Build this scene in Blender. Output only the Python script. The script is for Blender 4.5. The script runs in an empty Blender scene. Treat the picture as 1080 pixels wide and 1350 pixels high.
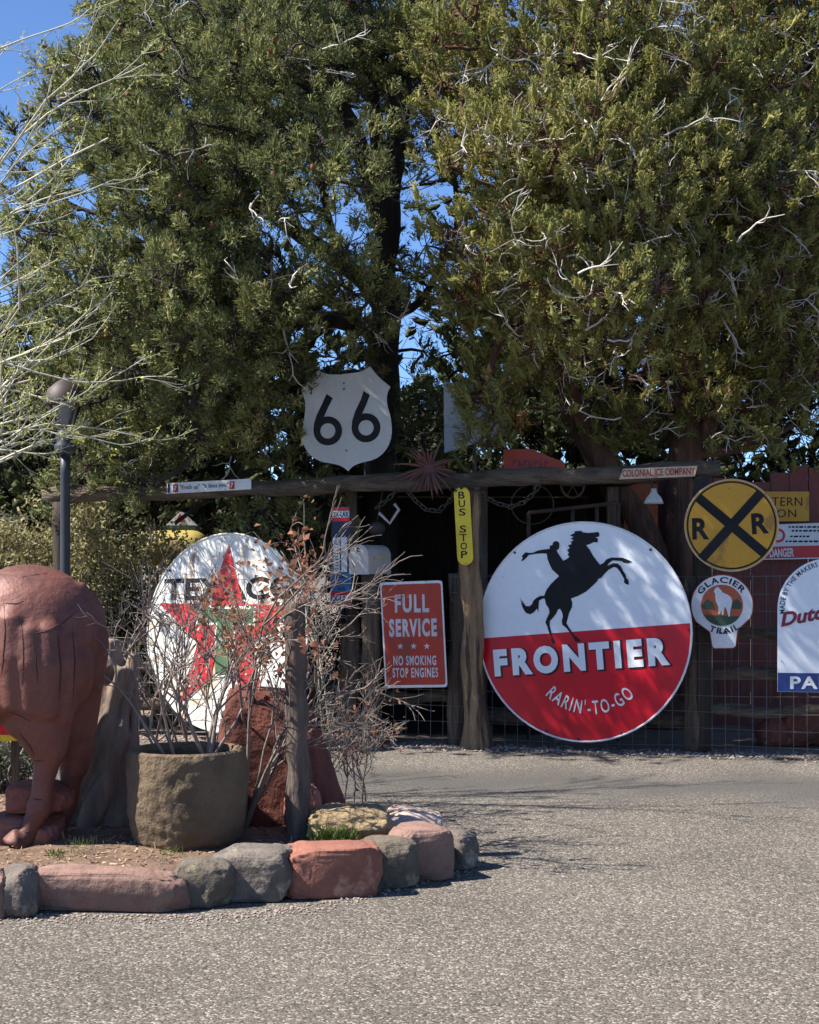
import bpy, bmesh, math, random
import numpy as np
from mathutils import Vector, Matrix, noise
from mathutils.geometry import tessellate_polygon
from mathutils.bvhtree import BVHTree
R = math.radians
random.seed(7)
rng = np.random.default_rng(11)
scene = bpy.context.scene
col = scene.collection

# ------------------------------------------------------------------ camera
F, HY, H = 2000.0, 745.0, 1.55          # focal length / horizon in photograph pixels, eye height in metres
cam = bpy.data.cameras.new('camera')
cam.sensor_fit = 'HORIZONTAL'; cam.sensor_width = 36.0
cam.lens = 36.0 * F / 1080.0
cam.shift_y = (HY - 675.0) / 1080.0
cam.clip_start = 0.05; cam.clip_end = 3000
camo = bpy.data.objects.new('camera', cam); col.objects.link(camo)
camo.location = (0, 0, H); camo.rotation_euler = (R(90), 0, 0)
scene.camera = camo
scene.render.resolution_x = 819; scene.render.resolution_y = 1024

# ------------------------------------------------------------------ sky and sun
ELEV = R(49); AZ = Vector((-0.99, -0.14, 0)).normalized()
to_sun = Vector((AZ.x * math.cos(ELEV), AZ.y * math.cos(ELEV), math.sin(ELEV)))
world = bpy.data.worlds.new('World'); scene.world = world; world.use_nodes = True
wn = world.node_tree.nodes; wl = world.node_tree.links
bg = wn['Background']
sky = wn.new('ShaderNodeTexSky'); sky.sky_type = 'NISHITA'; sky.sun_disc = False
sky.sun_elevation = ELEV; sky.sun_rotation = math.atan2(AZ.x, AZ.y) % (2 * math.pi)
sky.air_density = 0.6; sky.dust_density = 0.0; sky.ozone_density = 7.5; sky.altitude = 0
wl.new(sky.outputs[0], bg.inputs[0]); bg.inputs[1].default_value = 0.10
sun = bpy.data.lights.new('sun', 'SUN'); sun.energy = 5.0; sun.angle = R(0.53); sun.color = (1.0, 0.955, 0.88)
suno = bpy.data.objects.new('sun', sun); col.objects.link(suno)
suno.rotation_euler = (-to_sun).to_track_quat('-Z', 'Y').to_euler(); suno.location = (-8, 2, 12)
vs = scene.view_settings
vs.view_transform = 'Standard'; vs.look = 'None'; vs.exposure = 1.2; vs.gamma = 1.0
vs.use_curve_mapping = False

# ------------------------------------------------------------------ pixel helpers
def P(px, py, Y): return Vector(((px - 540) / F * Y, Y, H + (HY - py) / F * Y))
def X(px, Y): return (px - 540) / F * Y
def Zh(py, Y): return H + (HY - py) / F * Y
def G(px, py, z=0.0):
    Y = (H - z) * F / (py - HY); return Vector(((px - 540) / F * Y, Y, z))
def FY(px): return 13.16 / (1 + 0.25 * (px - 540) / F)     # depth of the fence line under a picture column

# ------------------------------------------------------------------ materials
def pmat(name, c1, c2=None, scale=4.0, rough=0.7, bump=0.0, bscale=30.0, metal=0.0, stretch=(1, 1, 1),
         wear=None, wscale=6.0, wlev=(0.58, 0.66), fine=0.12, spec=0.4, bdist=0.02, coat=0.0, wear2=None, bstretch=None):
    m = bpy.data.materials.new(name); m.use_nodes = True
    n = m.node_tree.nodes; l = m.node_tree.links
    b = n['Principled BSDF']
    b.inputs['Roughness'].default_value = rough; b.inputs['Metallic'].default_value = metal
    b.inputs['Specular IOR Level'].default_value = spec
    if coat: b.inputs['Coat Weight'].default_value = coat; b.inputs['Coat Roughness'].default_value = 0.15
    c2 = c2 or tuple(v * 0.72 for v in c1)
    tc = n.new('ShaderNodeTexCoord'); mp = n.new('ShaderNodeMapping'); mp.inputs['Scale'].default_value = stretch
    l.new(tc.outputs['Object'], mp.inputs[0])
    def nz(sc, det, src=mp):
        t = n.new('ShaderNodeTexNoise'); t.inputs['Scale'].default_value = sc; t.inputs['Detail'].default_value = det
        t.inputs['Roughness'].default_value = 0.6
        l.new(src.outputs[0], t.inputs[0]); return t
    t1 = nz(scale, 7)
    r1 = n.new('ShaderNodeValToRGB'); r1.color_ramp.elements[0].position = 0.36; r1.color_ramp.elements[1].position = 0.64
    r1.color_ramp.elements[0].color = (*c1, 1); r1.color_ramp.elements[1].color = (*c2, 1)
    l.new(t1.outputs[0], r1.inputs[0]); cur = r1.outputs[0]
    def mix(fac_out, colr, cur):
        x = n.new('ShaderNodeMix'); x.data_type = 'RGBA'; l.new(fac_out, x.inputs[0]); l.new(cur, x.inputs[6])
        x.inputs[7].default_value = (*colr, 1); return x.outputs[2]
    if fine:
        t2 = nz(scale * 17, 4)
        mr = n.new('ShaderNodeMapRange'); mr.inputs[1].default_value = 0.3; mr.inputs[2].default_value = 0.7
        mr.inputs[3].default_value = 1 - fine; mr.inputs[4].default_value = 1 + fine
        l.new(t2.outputs[0], mr.inputs[0])
        x = n.new('ShaderNodeMix'); x.data_type = 'RGBA'; x.blend_type = 'MULTIPLY'; x.inputs[0].default_value = 1
        l.new(cur, x.inputs[6]); l.new(mr.outputs[0], x.inputs[7]); cur = x.outputs[2]
    for k, w in enumerate([w for w in (wear, wear2) if w]):
        t3 = nz(wscale * (1 + 0.8 * k) + 0.37 * k, 8)
        r3 = n.new('ShaderNodeMapRange'); r3.inputs[1].default_value = wlev[0] + 0.02 * k; r3.inputs[2].default_value = wlev[1] + 0.02 * k
        l.new(t3.outputs[0], r3.inputs[0]); cur = mix(r3.outputs[0], w, cur)
    l.new(cur, b.inputs['Base Color'])
    if bump:
        src = mp
        if bstretch:
            src = n.new('ShaderNodeMapping'); src.inputs['Scale'].default_value = bstretch; l.new(tc.outputs['Object'], src.inputs[0])
        t4 = nz(bscale, 6, src); bp = n.new('ShaderNodeBump'); bp.inputs['Strength'].default_value = bump
        bp.inputs['Distance'].default_value = bdist
        l.new(t4.outputs[0], bp.inputs['Height']); l.new(bp.outputs[0], b.inputs['Normal'])
    return m

def leafmat(name, cols, trans=0.25, rough=0.65):
    m = bpy.data.materials.new(name); m.use_nodes = True
    n = m.node_tree.nodes; l = m.node_tree.links; b = n['Principled BSDF']
    at = n.new('ShaderNodeAttribute'); at.attribute_name = 'tint'
    rp = n.new('ShaderNodeValToRGB'); e = rp.color_ramp.elements
    e[0].position = 0; e[0].color = (*cols[0], 1); e[1].position = 1; e[1].color = (*cols[-1], 1)
    for i in range(1, len(cols) - 1):
        q = e.new(i / (len(cols) - 1)); q.color = (*cols[i], 1)
    l.new(at.outputs['Fac'], rp.inputs[0]); l.new(rp.outputs[0], b.inputs['Base Color'])
    b.inputs['Roughness'].default_value = rough; b.inputs['Specular IOR Level'].default_value = 0.25
    tr = n.new('ShaderNodeBsdfTranslucent'); l.new(rp.outputs[0], tr.inputs[0])
    mx = n.new('ShaderNodeMixShader'); mx.inputs[0].default_value = trans
    l.new(b.outputs[0], mx.inputs[1]); l.new(tr.outputs[0], mx.inputs[2])
    l.new(mx.outputs[0], n['Material Output'].inputs[0])
    return m

M = {}
M['white'] = pmat('enamel_white', (.80, .82, .84), (.74, .76, .79), 1.5, .32, wear=(.42, .30, .18), wscale=9, wlev=(.70, .74), fine=.03)
M['white_old'] = pmat('enamel_white_worn', (.80, .78, .72), (.72, .69, .60), 2.0, .45, wear=(.50, .30, .10), wscale=3.6, wlev=(.56, .68), fine=.06, wear2=(.24, .12, .06))
M['grey_white'] = pmat('painted_shield_grey', (.55, .55, .53), (.47, .47, .45), 2.0, .55, wear=(.30, .27, .22), wscale=7, wlev=(.66, .74), fine=.05)
M['red'] = pmat('enamel_red', (.62, .008, .022), (.52, .008, .018), 2.0, .30, wear=(.60, .30, .25), wscale=14, wlev=(.70, .73), fine=.05)
M['red_worn'] = pmat('enamel_red_worn', (.55, .025, .03), (.45, .02, .022), 3.0, .5, wear=(.66, .52, .42), wscale=16, wlev=(.60, .64), fine=.12)
M['red_orange'] = pmat('painted_red_orange', (.47, .052, .022), (.38, .038, .018), 2.5, .45, wear=(.25, .05, .03), wscale=6, fine=.08)
M['orange'] = pmat('enamel_orange', (.50, .10, .035), None, 3, .45)
M['black'] = pmat('enamel_black', (.010, .010, .011), (.016, .016, .018), 3, .6, fine=.1, spec=.2)
M['dark_outline'] = pmat('enamel_dark_outline', (.03, .008, .012), None, 3, .35)
M['soft_white'] = pmat('paint_white_lettering', (.76, .76, .76), (.66, .66, .66), 6, .45, wear=(.45, .2, .15), wscale=30, wlev=(.64, .70))
M['lilac_white'] = pmat('paint_pale_lettering', (.62, .60, .62), (.50, .47, .50), 6, .5)
M['yellow'] = pmat('reflective_yellow', (.62, .30, .012), (.52, .25, .012), 2, .4, wear=(.35, .17, .02), wscale=5, fine=.05)
M['bus_yellow'] = pmat('enamel_yellow', (.80, .58, .02), (.68, .47, .02), 4, .38, wear=(.4, .25, .05), wscale=12, wlev=(.64, .7))
M['tank'] = pmat('faded_yellow_tank', (.38, .29, .07), (.27, .20, .06), 4, .6, wear=(.2, .12, .05))
M['blue'] = pmat('enamel_blue', (.02, .05, .22), (.016, .04, .17), 3, .35)
M['light_blue'] = pmat('enamel_light_blue', (.03, .16, .36), (.025, .12, .28), 3, .4, wear=(.2, .2, .2), wscale=12)
M['navy'] = pmat('enamel_navy', (.012, .02, .06), None, 3, .4)
M['maroon'] = pmat('enamel_maroon', (.22, .012, .035), None, 4, .4)
M['green'] = pmat('enamel_green', (.09, .17, .06), (.06, .11, .05), 6, .5, wear=(.4, .38, .3), wscale=14, wlev=(.62, .66))
M['dark_green'] = pmat('enamel_dark_green', (.04, .07, .04), None, 6, .5)
M['cream'] = pmat('paint_cream', (.58, .46, .32), (.48, .36, .24), 5, .55, wear=(.3, .2, .12), wscale=14)
M['sign_red'] = pmat('paint_sign_red', (.42, .03, .02), None, 5, .5)
M['pole_wood'] = pmat('pale_peeled_wood', (.38, .24, .13), (.20, .12, .066), 3.0, .85, bump=1.0, bscale=9, stretch=(5, 5, .45), wear=(.08, .05, .034), wscale=2.2, wlev=(.50, .56), bdist=.04, fine=.25)
M['old_wood'] = pmat('weathered_wood', (.21, .15, .105), (.08, .054, .037), 3, .9, bump=1.0, bscale=9, stretch=(6, 6, .5), bdist=.05, fine=.3)
M['rail_wood'] = pmat('weathered_rail_wood', (.20, .15, .105), (.08, .056, .04), 3, .9, bump=1.0, bscale=9, stretch=(.5, 6, 6), bdist=.05, fine=.3)
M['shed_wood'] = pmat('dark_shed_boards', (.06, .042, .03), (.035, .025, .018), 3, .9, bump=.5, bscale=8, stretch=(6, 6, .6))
M['red_board'] = pmat('red_painted_boards', (.20, .045, .032), (.13, .028, .022), 2.5, .55, bump=.3, bscale=8, stretch=(4, 4, .7), wear=(.14, .05, .04), wscale=5)
M['rust_panel'] = pmat('rusty_orange_steel', (.36, .10, .035), (.22, .06, .025), 3, .8, bump=.2, wear=(.1, .04, .02))
M['post_bark'] = pmat('grey_post_bark', (.16, .12, .095), (.065, .048, .04), 5, .95, bump=1.0, bscale=14, stretch=(3, 3, .5), bdist=.03)
M['bark_dark'] = pmat('dark_bark', (.055, .042, .034), (.025, .019, .016), 4, .95, bump=.8, bscale=10, stretch=(3, 3, .6), bdist=.03)
M['bark_red'] = pmat('juniper_bark', (.15, .075, .048), (.07, .035, .025), 4, .95, bump=.8, bscale=10, stretch=(4, 4, .5), bdist=.03)
M['dead_twig'] = pmat('bleached_twig', (.62, .58, .52), (.42, .38, .34), 3, .85)
M['pale_branch'] = pmat('pale_smooth_branch', (.52, .49, .37), (.34, .32, .23), 3, .7)
M['shrub_branch'] = pmat('shrub_branch', (.25, .20, .165), (.13, .10, .085), 3, .85)
M['driftwood'] = pmat('smooth_gnarled_wood', (.28, .20, .15), (.15, .105, .08), 3, .75, bump=.6, bscale=7, stretch=(3, 3, .6), bdist=.03)
M['sandstone'] = pmat('red_sandstone', (.27, .095, .062), (.18, .058, .04), 4, .92, bump=.9, bscale=16, wear=(.30, .16, .11), wscale=6, bdist=.02)
M['sandstone_orange'] = pmat('orange_red_sandstone', (.28, .115, .078), (.20, .078, .054), 4, .92, bump=.8, bscale=16, wear=(.40, .22, .15), wscale=5, bdist=.02)
M['sandstone_pink'] = pmat('pink_sandstone', (.27, .165, .13), (.17, .095, .075), 4, .92, bump=.9, bscale=14, wear=(.20, .13, .10), wscale=5, wlev=(.55, .66), bdist=.02)
M['sandstone_dark'] = pmat('deep_red_rock', (.165, .052, .034), (.085, .026, .019), 3, .95, bump=1.0, bscale=11, wear=(.08, .025, .018), wscale=5, wlev=(.55, .7), bdist=.04)
M['grey_rock'] = pmat('grey_rock', (.18, .145, .12), (.095, .08, .068), 5, .95, bump=1.0, bscale=18, wear=(.28, .24, .19), wscale=8, bdist=.02)
M['lichen_rock'] = pmat('lichen_dark_rock', (.14, .115, .085), (.09, .075, .06), 6, .95, bump=1.0, bscale=22, wear=(.22, .19, .11), wscale=11, bdist=.02)
M['yellow_rock'] = pmat('ochre_limestone', (.36, .26, .14), (.20, .14, .075), 6, .95, bump=1.0, bscale=13, wear=(.17, .12, .07), wscale=9, stretch=(1, 1, 2.2), bdist=.03)
M['pot'] = pmat('rough_stone_planter', (.165, .115, .07), (.11, .077, .046), 5, .95, bump=1.0, bscale=24, wear=(.11, .078, .045), wscale=10, bdist=.03, bstretch=(1, 1, .8))
M['soil'] = pmat('dry_soil', (.19, .12, .082), (.125, .08, .056), 5, 1.0, bump=.8, bscale=40)
M['statue'] = pmat('rust_brown_steel', (.185, .072, .054), (.14, .054, .041), 3, .55, bump=.55, bscale=11, wear=(.075, .03, .024), wscale=2.4, wlev=(.52, .7), bdist=.02, spec=.35, metal=.15)
M['seam'] = pmat('dark_weld_seam', (.05, .02, .016), None, 8, .7, bump=.6, bscale=80)
M['lamp_metal'] = pmat('dark_lamp_metal', (.035, .036, .042), (.025, .026, .03), 3, .5)
M['lamp_brown'] = pmat('brown_lamp_hood', (.07, .042, .036), (.045, .03, .027), 4, .6)
M['glass'] = pmat('milky_lamp_glass', (.25, .25, .24), (.18, .18, .17), 3, .25)
M['mailbox'] = pmat('mailbox_grey_paint', (.50, .46, .42), (.42, .38, .34), 4, .5, wear=(.30, .20, .13), wscale=9, wlev=(.62, .7))
M['rust'] = pmat('rusty_iron', (.12, .06, .04), (.06, .035, .028), 9, .85, bump=.3)
M['iron'] = pmat('dark_iron', (.10, .085, .07), (.05, .042, .036), 9, .65, metal=.4)
M['wire'] = pmat('galvanised_wire', (.25, .23, .21), (.14, .12, .11), 5, .6, metal=.4)
M['panel'] = pmat('pale_blue_grey_panel', (.38, .42, .46), (.28, .31, .35), 2, .5, wear=(.2, .2, .2), wscale=5)
M['agave'] = pmat('dried_red_brown_blade', (.17, .075, .06), (.10, .045, .04), 6, .7)
M['stone_bit'] = pmat('gravel', (.36, .29, .24), (.24, .18, .15), 30, .95)
M['lampwhite'] = pmat('white_lamp_enamel', (.8, .8, .78), (.65, .65, .62), 3, .35)
M['jun'] = leafmat('juniper_leaf', [(.11, .13, .042), (.20, .205, .06), (.29, .275, .082), (.37, .335, .115)], .35)
M['jun2'] = leafmat('pinyon_leaf', [(.085, .108, .042), (.15, .168, .06), (.22, .225, .08), (.30, .28, .10)])
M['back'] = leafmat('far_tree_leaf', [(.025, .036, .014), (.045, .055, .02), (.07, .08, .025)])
M['hedge'] = leafmat('hedge_leaf', [(.14, .14, .06), (.27, .24, .11), (.40, .34, .18)])
M['bud'] = leafmat('new_bud', [(.24, .28, .05), (.40, .42, .09), (.52, .50, .16)], .4)
M['deadleaf'] = leafmat('dead_brown_leaf', [(.16, .06, .035), (.28, .115, .06), (.40, .20, .11)], .3)
M['rust_leaf'] = leafmat('dead_orange_spray', [(.26, .10, .03), (.40, .17, .05)], .3)
M['weed'] = leafmat('weed_leaf', [(.05, .10, .02), (.10, .16, .03), (.22, .22, .08)], .35)
M['litter'] = leafmat('leaf_litter', [(.16, .09, .05), (.30, .19, .11), (.50, .38, .25)], .1)
M['grey_shrub'] = leafmat('grey_green_leaf', [(.07, .08, .055), (.13, .14, .10), (.20, .20, .15)], .2)
M['cone'] = pmat('brown_cone', (.20, .07, .03), (.12, .045, .02), 20, .8)

# ------------------------------------------------------------------ object helpers
def tag(o, label=None, cat=None, group=None, kind=None):
    if label: o['label'] = label
    if cat: o['category'] = cat
    if group: o['group'] = group
    if kind: o['kind'] = kind
    return o

def thing(name, label, cat, loc, group=None):
    o = bpy.data.objects.new(name, None); col.objects.link(o); o.location = loc; o.empty_display_size = 0.1
    return tag(o, label, cat, group)

def root_loc(o):
    v = Vector((0, 0, 0))
    while o is not None: v = v + o.location; o = o.parent
    return v

def link_mesh(name, me, mat, parent=None, loc=None):
    """mesh given in world coordinates; moved so that its origin is loc (or the parent's)"""
    o = bpy.data.objects.new(name, me); col.objects.link(o)
    if mat is not None: me.materials.append(mat)
    off = root_loc(parent) if parent is not None else (Vector(loc) if loc is not None else Vector((0, 0, 0)))
    if off.length > 0: me.transform(Matrix.Translation(-off))
    if parent is not None: o.parent = parent
    else: o.location = off
    return o

class MB:
    def __init__(s): s.v = []; s.f = []
    def add(s, vs_, fs_):
        b = len(s.v); s.v += [tuple(v) for v in vs_]; s.f += [tuple(i + b for i in f) for f in fs_]; return s
    def box(s, c, size, rz=0.0, M4=None):
        x, y, z = size[0] / 2, size[1] / 2, size[2] / 2
        vv = [Vector((a, b, d)) for a in (-x, x) for b in (-y, y) for d in (-z, z)]
        m = Matrix.Translation(Vector(c)) @ Matrix.Rotation(rz, 4, 'Z') if M4 is None else M4
        return s.add([m @ v for v in vv], [(0, 1, 3, 2), (4, 6, 7, 5), (0, 4, 5, 1), (2, 3, 7, 6), (0, 2, 6, 4), (1, 5, 7, 3)])
    def tube(s, pts, rad, sides=12, closed=False, rough=0.0, seed=0):
        pts = [Vector(p) for p in pts]; n = len(pts)
        if not hasattr(rad, '__len__'): rad = [rad] * n
        vv = []; prev = None
        for i, p in enumerate(pts):
            if closed: t = pts[(i + 1) % n] - pts[i - 1]
            else: t = pts[min(i + 1, n - 1)] - pts[max(i - 1, 0)]
            t.normalize()
            if prev is None:
                ref = Vector((0, 0, 1)) if abs(t.z) < .9 else Vector((1, 0, 0)); a = t.cross(ref).normalized()
            else: a = (prev - t * prev.dot(t)).normalized()
            prev = a; b = t.cross(a)
            for k in range(sides):
                an = 2 * math.pi * k / sides; rr = rad[i]
                if rough: rr *= 1 + rough * noise.noise(Vector((math.cos(an) * 1.3, math.sin(an) * 1.3, i * .35 + seed)))
                vv.append(p + (a * math.cos(an) + b * math.sin(an)) * rr)
        ff = []
        m = n if closed else n - 1
        for i in range(m):
            j = (i + 1) % n
            for k in range(sides):
                k2 = (k + 1) % sides; ff.append((i * sides + k, i * sides + k2, j * sides + k2, j * sides + k))
        if not closed:
            ff.append(tuple(range(sides - 1, -1, -1))); ff.append(tuple(range((n - 1) * sides, n * sides)))
        return s.add(vv, ff)
    def lathe(s, prof, c, sides=32, cap=True):
        vv = [(c[0] + r * math.cos(2 * math.pi * k / sides), c[1] + r * math.sin(2 * math.pi * k / sides), c[2] + z) for r, z in prof for k in range(sides)]
        ff = [(i * sides + k, i * sides + (k + 1) % sides, (i + 1) * sides + (k + 1) % sides, (i + 1) * sides + k) for i in range(len(prof) - 1) for k in range(sides)]
        if cap: ff.append(tuple(range(sides - 1, -1, -1))); ff.append(tuple(range((len(prof) - 1) * sides, len(prof) * sides)))
        return s.add(vv, ff)
    def sphere(s, c, r, seg=16, rings=10):
        if not hasattr(r, '__len__'): r = (r, r, r)
        bm = bmesh.new(); bmesh.ops.create_uvsphere(bm, u_segments=seg, v_segments=rings, radius=1)
        vv = [(c[0] + v.co.x * r[0], c[1] + v.co.y * r[1], c[2] + v.co.z * r[2]) for v in bm.verts]
        ff = [tuple(v.index for v in f.verts) for f in bm.faces]; bm.free()
        return s.add(vv, ff)
    def mesh(s, name, smooth=True):
        me = bpy.data.meshes.new(name); me.from_pydata(s.v, [], s.f); me.update()
        if smooth: me.polygons.foreach_set('use_smooth', [True] * len(me.polygons))
        return me
    def build(s, name, mat, parent=None, loc=None, smooth=True):
        return link_mesh(name, s.mesh(name, smooth), mat, parent, loc)

def mesh_np(name, V, Q, tint=None, smooth=True):
    V = np.ascontiguousarray(V, dtype=np.float32).reshape(-1, 3); Q = np.ascontiguousarray(Q, dtype=np.int32).reshape(-1, 4)
    me = bpy.data.meshes.new(name)
    me.vertices.add(len(V)); me.vertices.foreach_set('co', V.ravel())
    me.loops.add(Q.size); me.loops.foreach_set('vertex_index', Q.ravel())
    me.polygons.add(len(Q)); me.polygons.foreach_set('loop_start', np.arange(0, Q.size, 4, dtype=np.int32))
    if smooth: me.polygons.foreach_set('use_smooth', np.ones(len(Q), dtype=bool))
    me.update(calc_edges=True)
    if tint is not None:
        a = me.attributes.new('tint', 'FLOAT', 'POINT'); a.data.foreach_set('value', np.ascontiguousarray(tint, dtype=np.float32))
    return me

def tubes_np(polys, rads, sides=4):
    groups = {}
    for p, r in zip(polys, rads): groups.setdefault(len(p), ([], []))[0].append(p); groups[len(p)][1].append(r)
    VV = []; QQ = []; base = 0
    for k, (pl, rl) in groups.items():
        Pn = np.array(pl, float); Rn = np.array(rl, float); n = len(Pn)
        T = np.gradient(Pn, axis=1); T /= np.linalg.norm(T, axis=2, keepdims=True) + 1e-9
        ref = np.where(np.abs(T[..., 2:3]) < .9, np.array([0, 0, 1.0]), np.array([1.0, 0, 0]))
        N = np.cross(T, ref); N /= np.linalg.norm(N, axis=2, keepdims=True) + 1e-9
        B = np.cross(T, N)
        an = 2 * np.pi * np.arange(sides) / sides
        V = Pn[:, :, None, :] + Rn[:, :, None, None] * (np.cos(an)[None, None, :, None] * N[:, :, None, :] + np.sin(an)[None, None, :, None] * B[:, :, None, :])
        idx = (np.arange(n)[:, None, None] * k + np.arange(k)[None, :, None]) * sides
        s0 = np.arange(sides)[None, None, :]; s1 = (s0 + 1) % sides
        a = idx[:, :-1] + s0; b = idx[:, :-1] + s1; c = idx[:, 1:] + s1; d = idx[:, 1:] + s0
        QQ.append(np.stack([a, b, c, d], -1).reshape(-1, 4) + base); VV.append(V.reshape(-1, 3)); base += V.size // 3
    return np.concatenate(VV), np.concatenate(QQ)

def quads_np(C, A, W, tint):
    """leaf quads: centre/base C, length vector A, width vector W -> pointed strips"""
    V = np.stack([C - W * .35, C + W * .35, C + A * .55 + W * .5, C + A * .55 - W * .5], 1)
    V2 = np.stack([C + A, C + A * 1.0], 1)
    V[:, 2] = C + A + W * .22; V[:, 3] = C + A - W * .22
    n = len(C); Q = np.arange(n * 4).reshape(n, 4)
    return V.reshape(-1, 3), Q, np.repeat(tint, 4)

def unit(a): return a / (np.linalg.norm(a, axis=-1, keepdims=True) + 1e-9)

# ------------------------------------------------------------------ text
_tc = {}
def text2d(s, off=0.0, space=1.0, shear=0.0):
    key = (s, off, space, shear)
    if key in _tc: return _tc[key]
    cu = bpy.data.curves.new('t', 'FONT'); cu.body = s; cu.size = 1; cu.offset = off; cu.space_character = space; cu.shear = shear
    cu.resolution_u = 4; cu.fill_mode = 'FRONT'
    o = bpy.data.objects.new('t', cu); col.objects.link(o)
    dg = bpy.context.evaluated_depsgraph_get(); dg.update()
    me = bpy.data.meshes.new_from_object(o.evaluated_get(dg))
    V = np.array([v.co[:2] for v in me.vertices]); Fc = [tuple(p.vertices) for p in me.polygons]
    bpy.data.objects.remove(o); bpy.data.curves.remove(cu); bpy.data.meshes.remove(me)
    lo = V.min(0); hi = V.max(0); V = (V - lo) / (hi - lo)
    _tc[key] = (V, Fc); return _tc[key]

class Sign:
    def __init__(s, name, label, cat, cpx, cpy, Y, yaw=0.0, tilt=0.0, group=None):
        s.c = P(cpx, cpy, Y)
        rot = Matrix.Rotation(-yaw, 3, 'Z')
        s.u = rot @ Vector((1, 0, 0)); s.v = Vector((0, 0, 1)); s.n = rot @ Vector((0, -1, 0))
        if tilt:
            rt = Matrix.Rotation(-tilt, 3, s.u); s.v = rt @ s.v; s.n = rt @ s.n
        s.o = thing(name, label, cat, s.c, group)
    def L(s, px, py):
        o = Vector((0, 0, H)); d = Vector(((px - 540) / F, 1, (HY - py) / F))
        t = (s.c - o).dot(s.n) / d.dot(s.n); q = o + d * t - s.c
        return (q.dot(s.u), q.dot(s.v))
    def W(s, a, b, z=0.0): return s.c + s.u * a + s.v * b + s.n * z
    def plate(s, name, outline, mat, thick=.012, z=0.0, parent=None):
        n = len(outline); tri = tessellate_polygon([[Vector((a, b, 0)) for a, b in outline]])
        m = MB(); vv = [s.W(a, b, z) for a, b in outline] + [s.W(a, b, z - thick) for a, b in outline]
        m.add(vv, [tuple(t) for t in tri] + [tuple(n + i for i in reversed(t)) for t in tri] + [(i, i + n, (i + 1) % n + n, (i + 1) % n) for i in range(n)])
        me = m.mesh(name, False)
        bm = bmesh.new(); bm.from_mesh(me); bmesh.ops.recalc_face_normals(bm, faces=bm.faces); bm.to_mesh(me); bm.free()
        return link_mesh(name, me, mat, parent or s.o)
    def sheet(s, name, outline, mat, layer=1, parent=None):
        return s.plate(name, outline, mat, .0012, .002 * layer, parent)
    def px(s, pts): return [s.L(*p) for p in pts]
    def disc(s, r, n=72, c=(0, 0)): return [(c[0] + r * math.cos(2 * math.pi * k / n), c[1] + r * math.sin(2 * math.pi * k / n)) for k in range(n)]
    def ring(s, name, r0, r1, mat, layer=1, n=72, c=(0, 0), parent=None, a0=0, a1=2 * math.pi):
        full = abs(a1 - a0 - 2 * math.pi) < 1e-6
        m = MB(); z = .002 * layer; k_n = n if full else n + 1
        vv = []
        for k in range(k_n):
            a = a0 + (a1 - a0) * k / n
            vv += [s.W(c[0] + r0 * math.cos(a), c[1] + r0 * math.sin(a), z), s.W(c[0] + r1 * math.cos(a), c[1] + r1 * math.sin(a), z)]
        ff = [(2 * k, 2 * k + 1, 2 * ((k + 1) % k_n) + 1, 2 * ((k + 1) % k_n)) for k in range(n)]
        return m.add(vv, ff).build(name, mat, parent or s.o, smooth=False)
    def rim(s, r, mat, w=.012, name='rim'):
        return MB().tube([s.W(a, b, 0) for a, b in s.disc(r)], w, 8, closed=True).build(name, mat, s.o)
    def text(s, t, A, B, hpx, mat, layer=2, off=.0, shear=0.0, name='lettering', parent=None, space=1.0):
        V, Fc = text2d(t, off, space, shear)
        a = Vector(s.L(*A)); b = Vector(s.L(*B)); d = b - a; e = Vector((-d.y, d.x)).normalized() * (hpx * (s.c.y / F))
        m = MB().add([s.W(*(a + d * x + e * y), .002 * layer) for x, y in V], Fc)
        return m.build(name, mat, parent or s.o, smooth=False)
    def arctext(s, t, r, a0, a1, h, mat, layer=2, off=.02, c=(0, 0), bottom=False, name='lettering', space=1.1):
        """angles in degrees; top text runs a0 -> a1 clockwise, bottom text counter-clockwise with baseline inside out"""
        V, Fc = text2d(t, off, space)
        vv = []
        for x, y in V:
            a = R(a0 + (a1 - a0) * x); rr = r - h * y if bottom else r + h * y
            vv.append(s.W(c[0] + rr * math.cos(a), c[1] + rr * math.sin(a), .002 * layer))
        return MB().add(vv, Fc).build(name, mat, s.o, smooth=False)
    def bolts(s, pts, r=.012):
        for a, b in pts:
            MB().sphere(s.W(a, b, .004), r, 8, 6).build('bolt', M['rust'], s.o)

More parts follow.
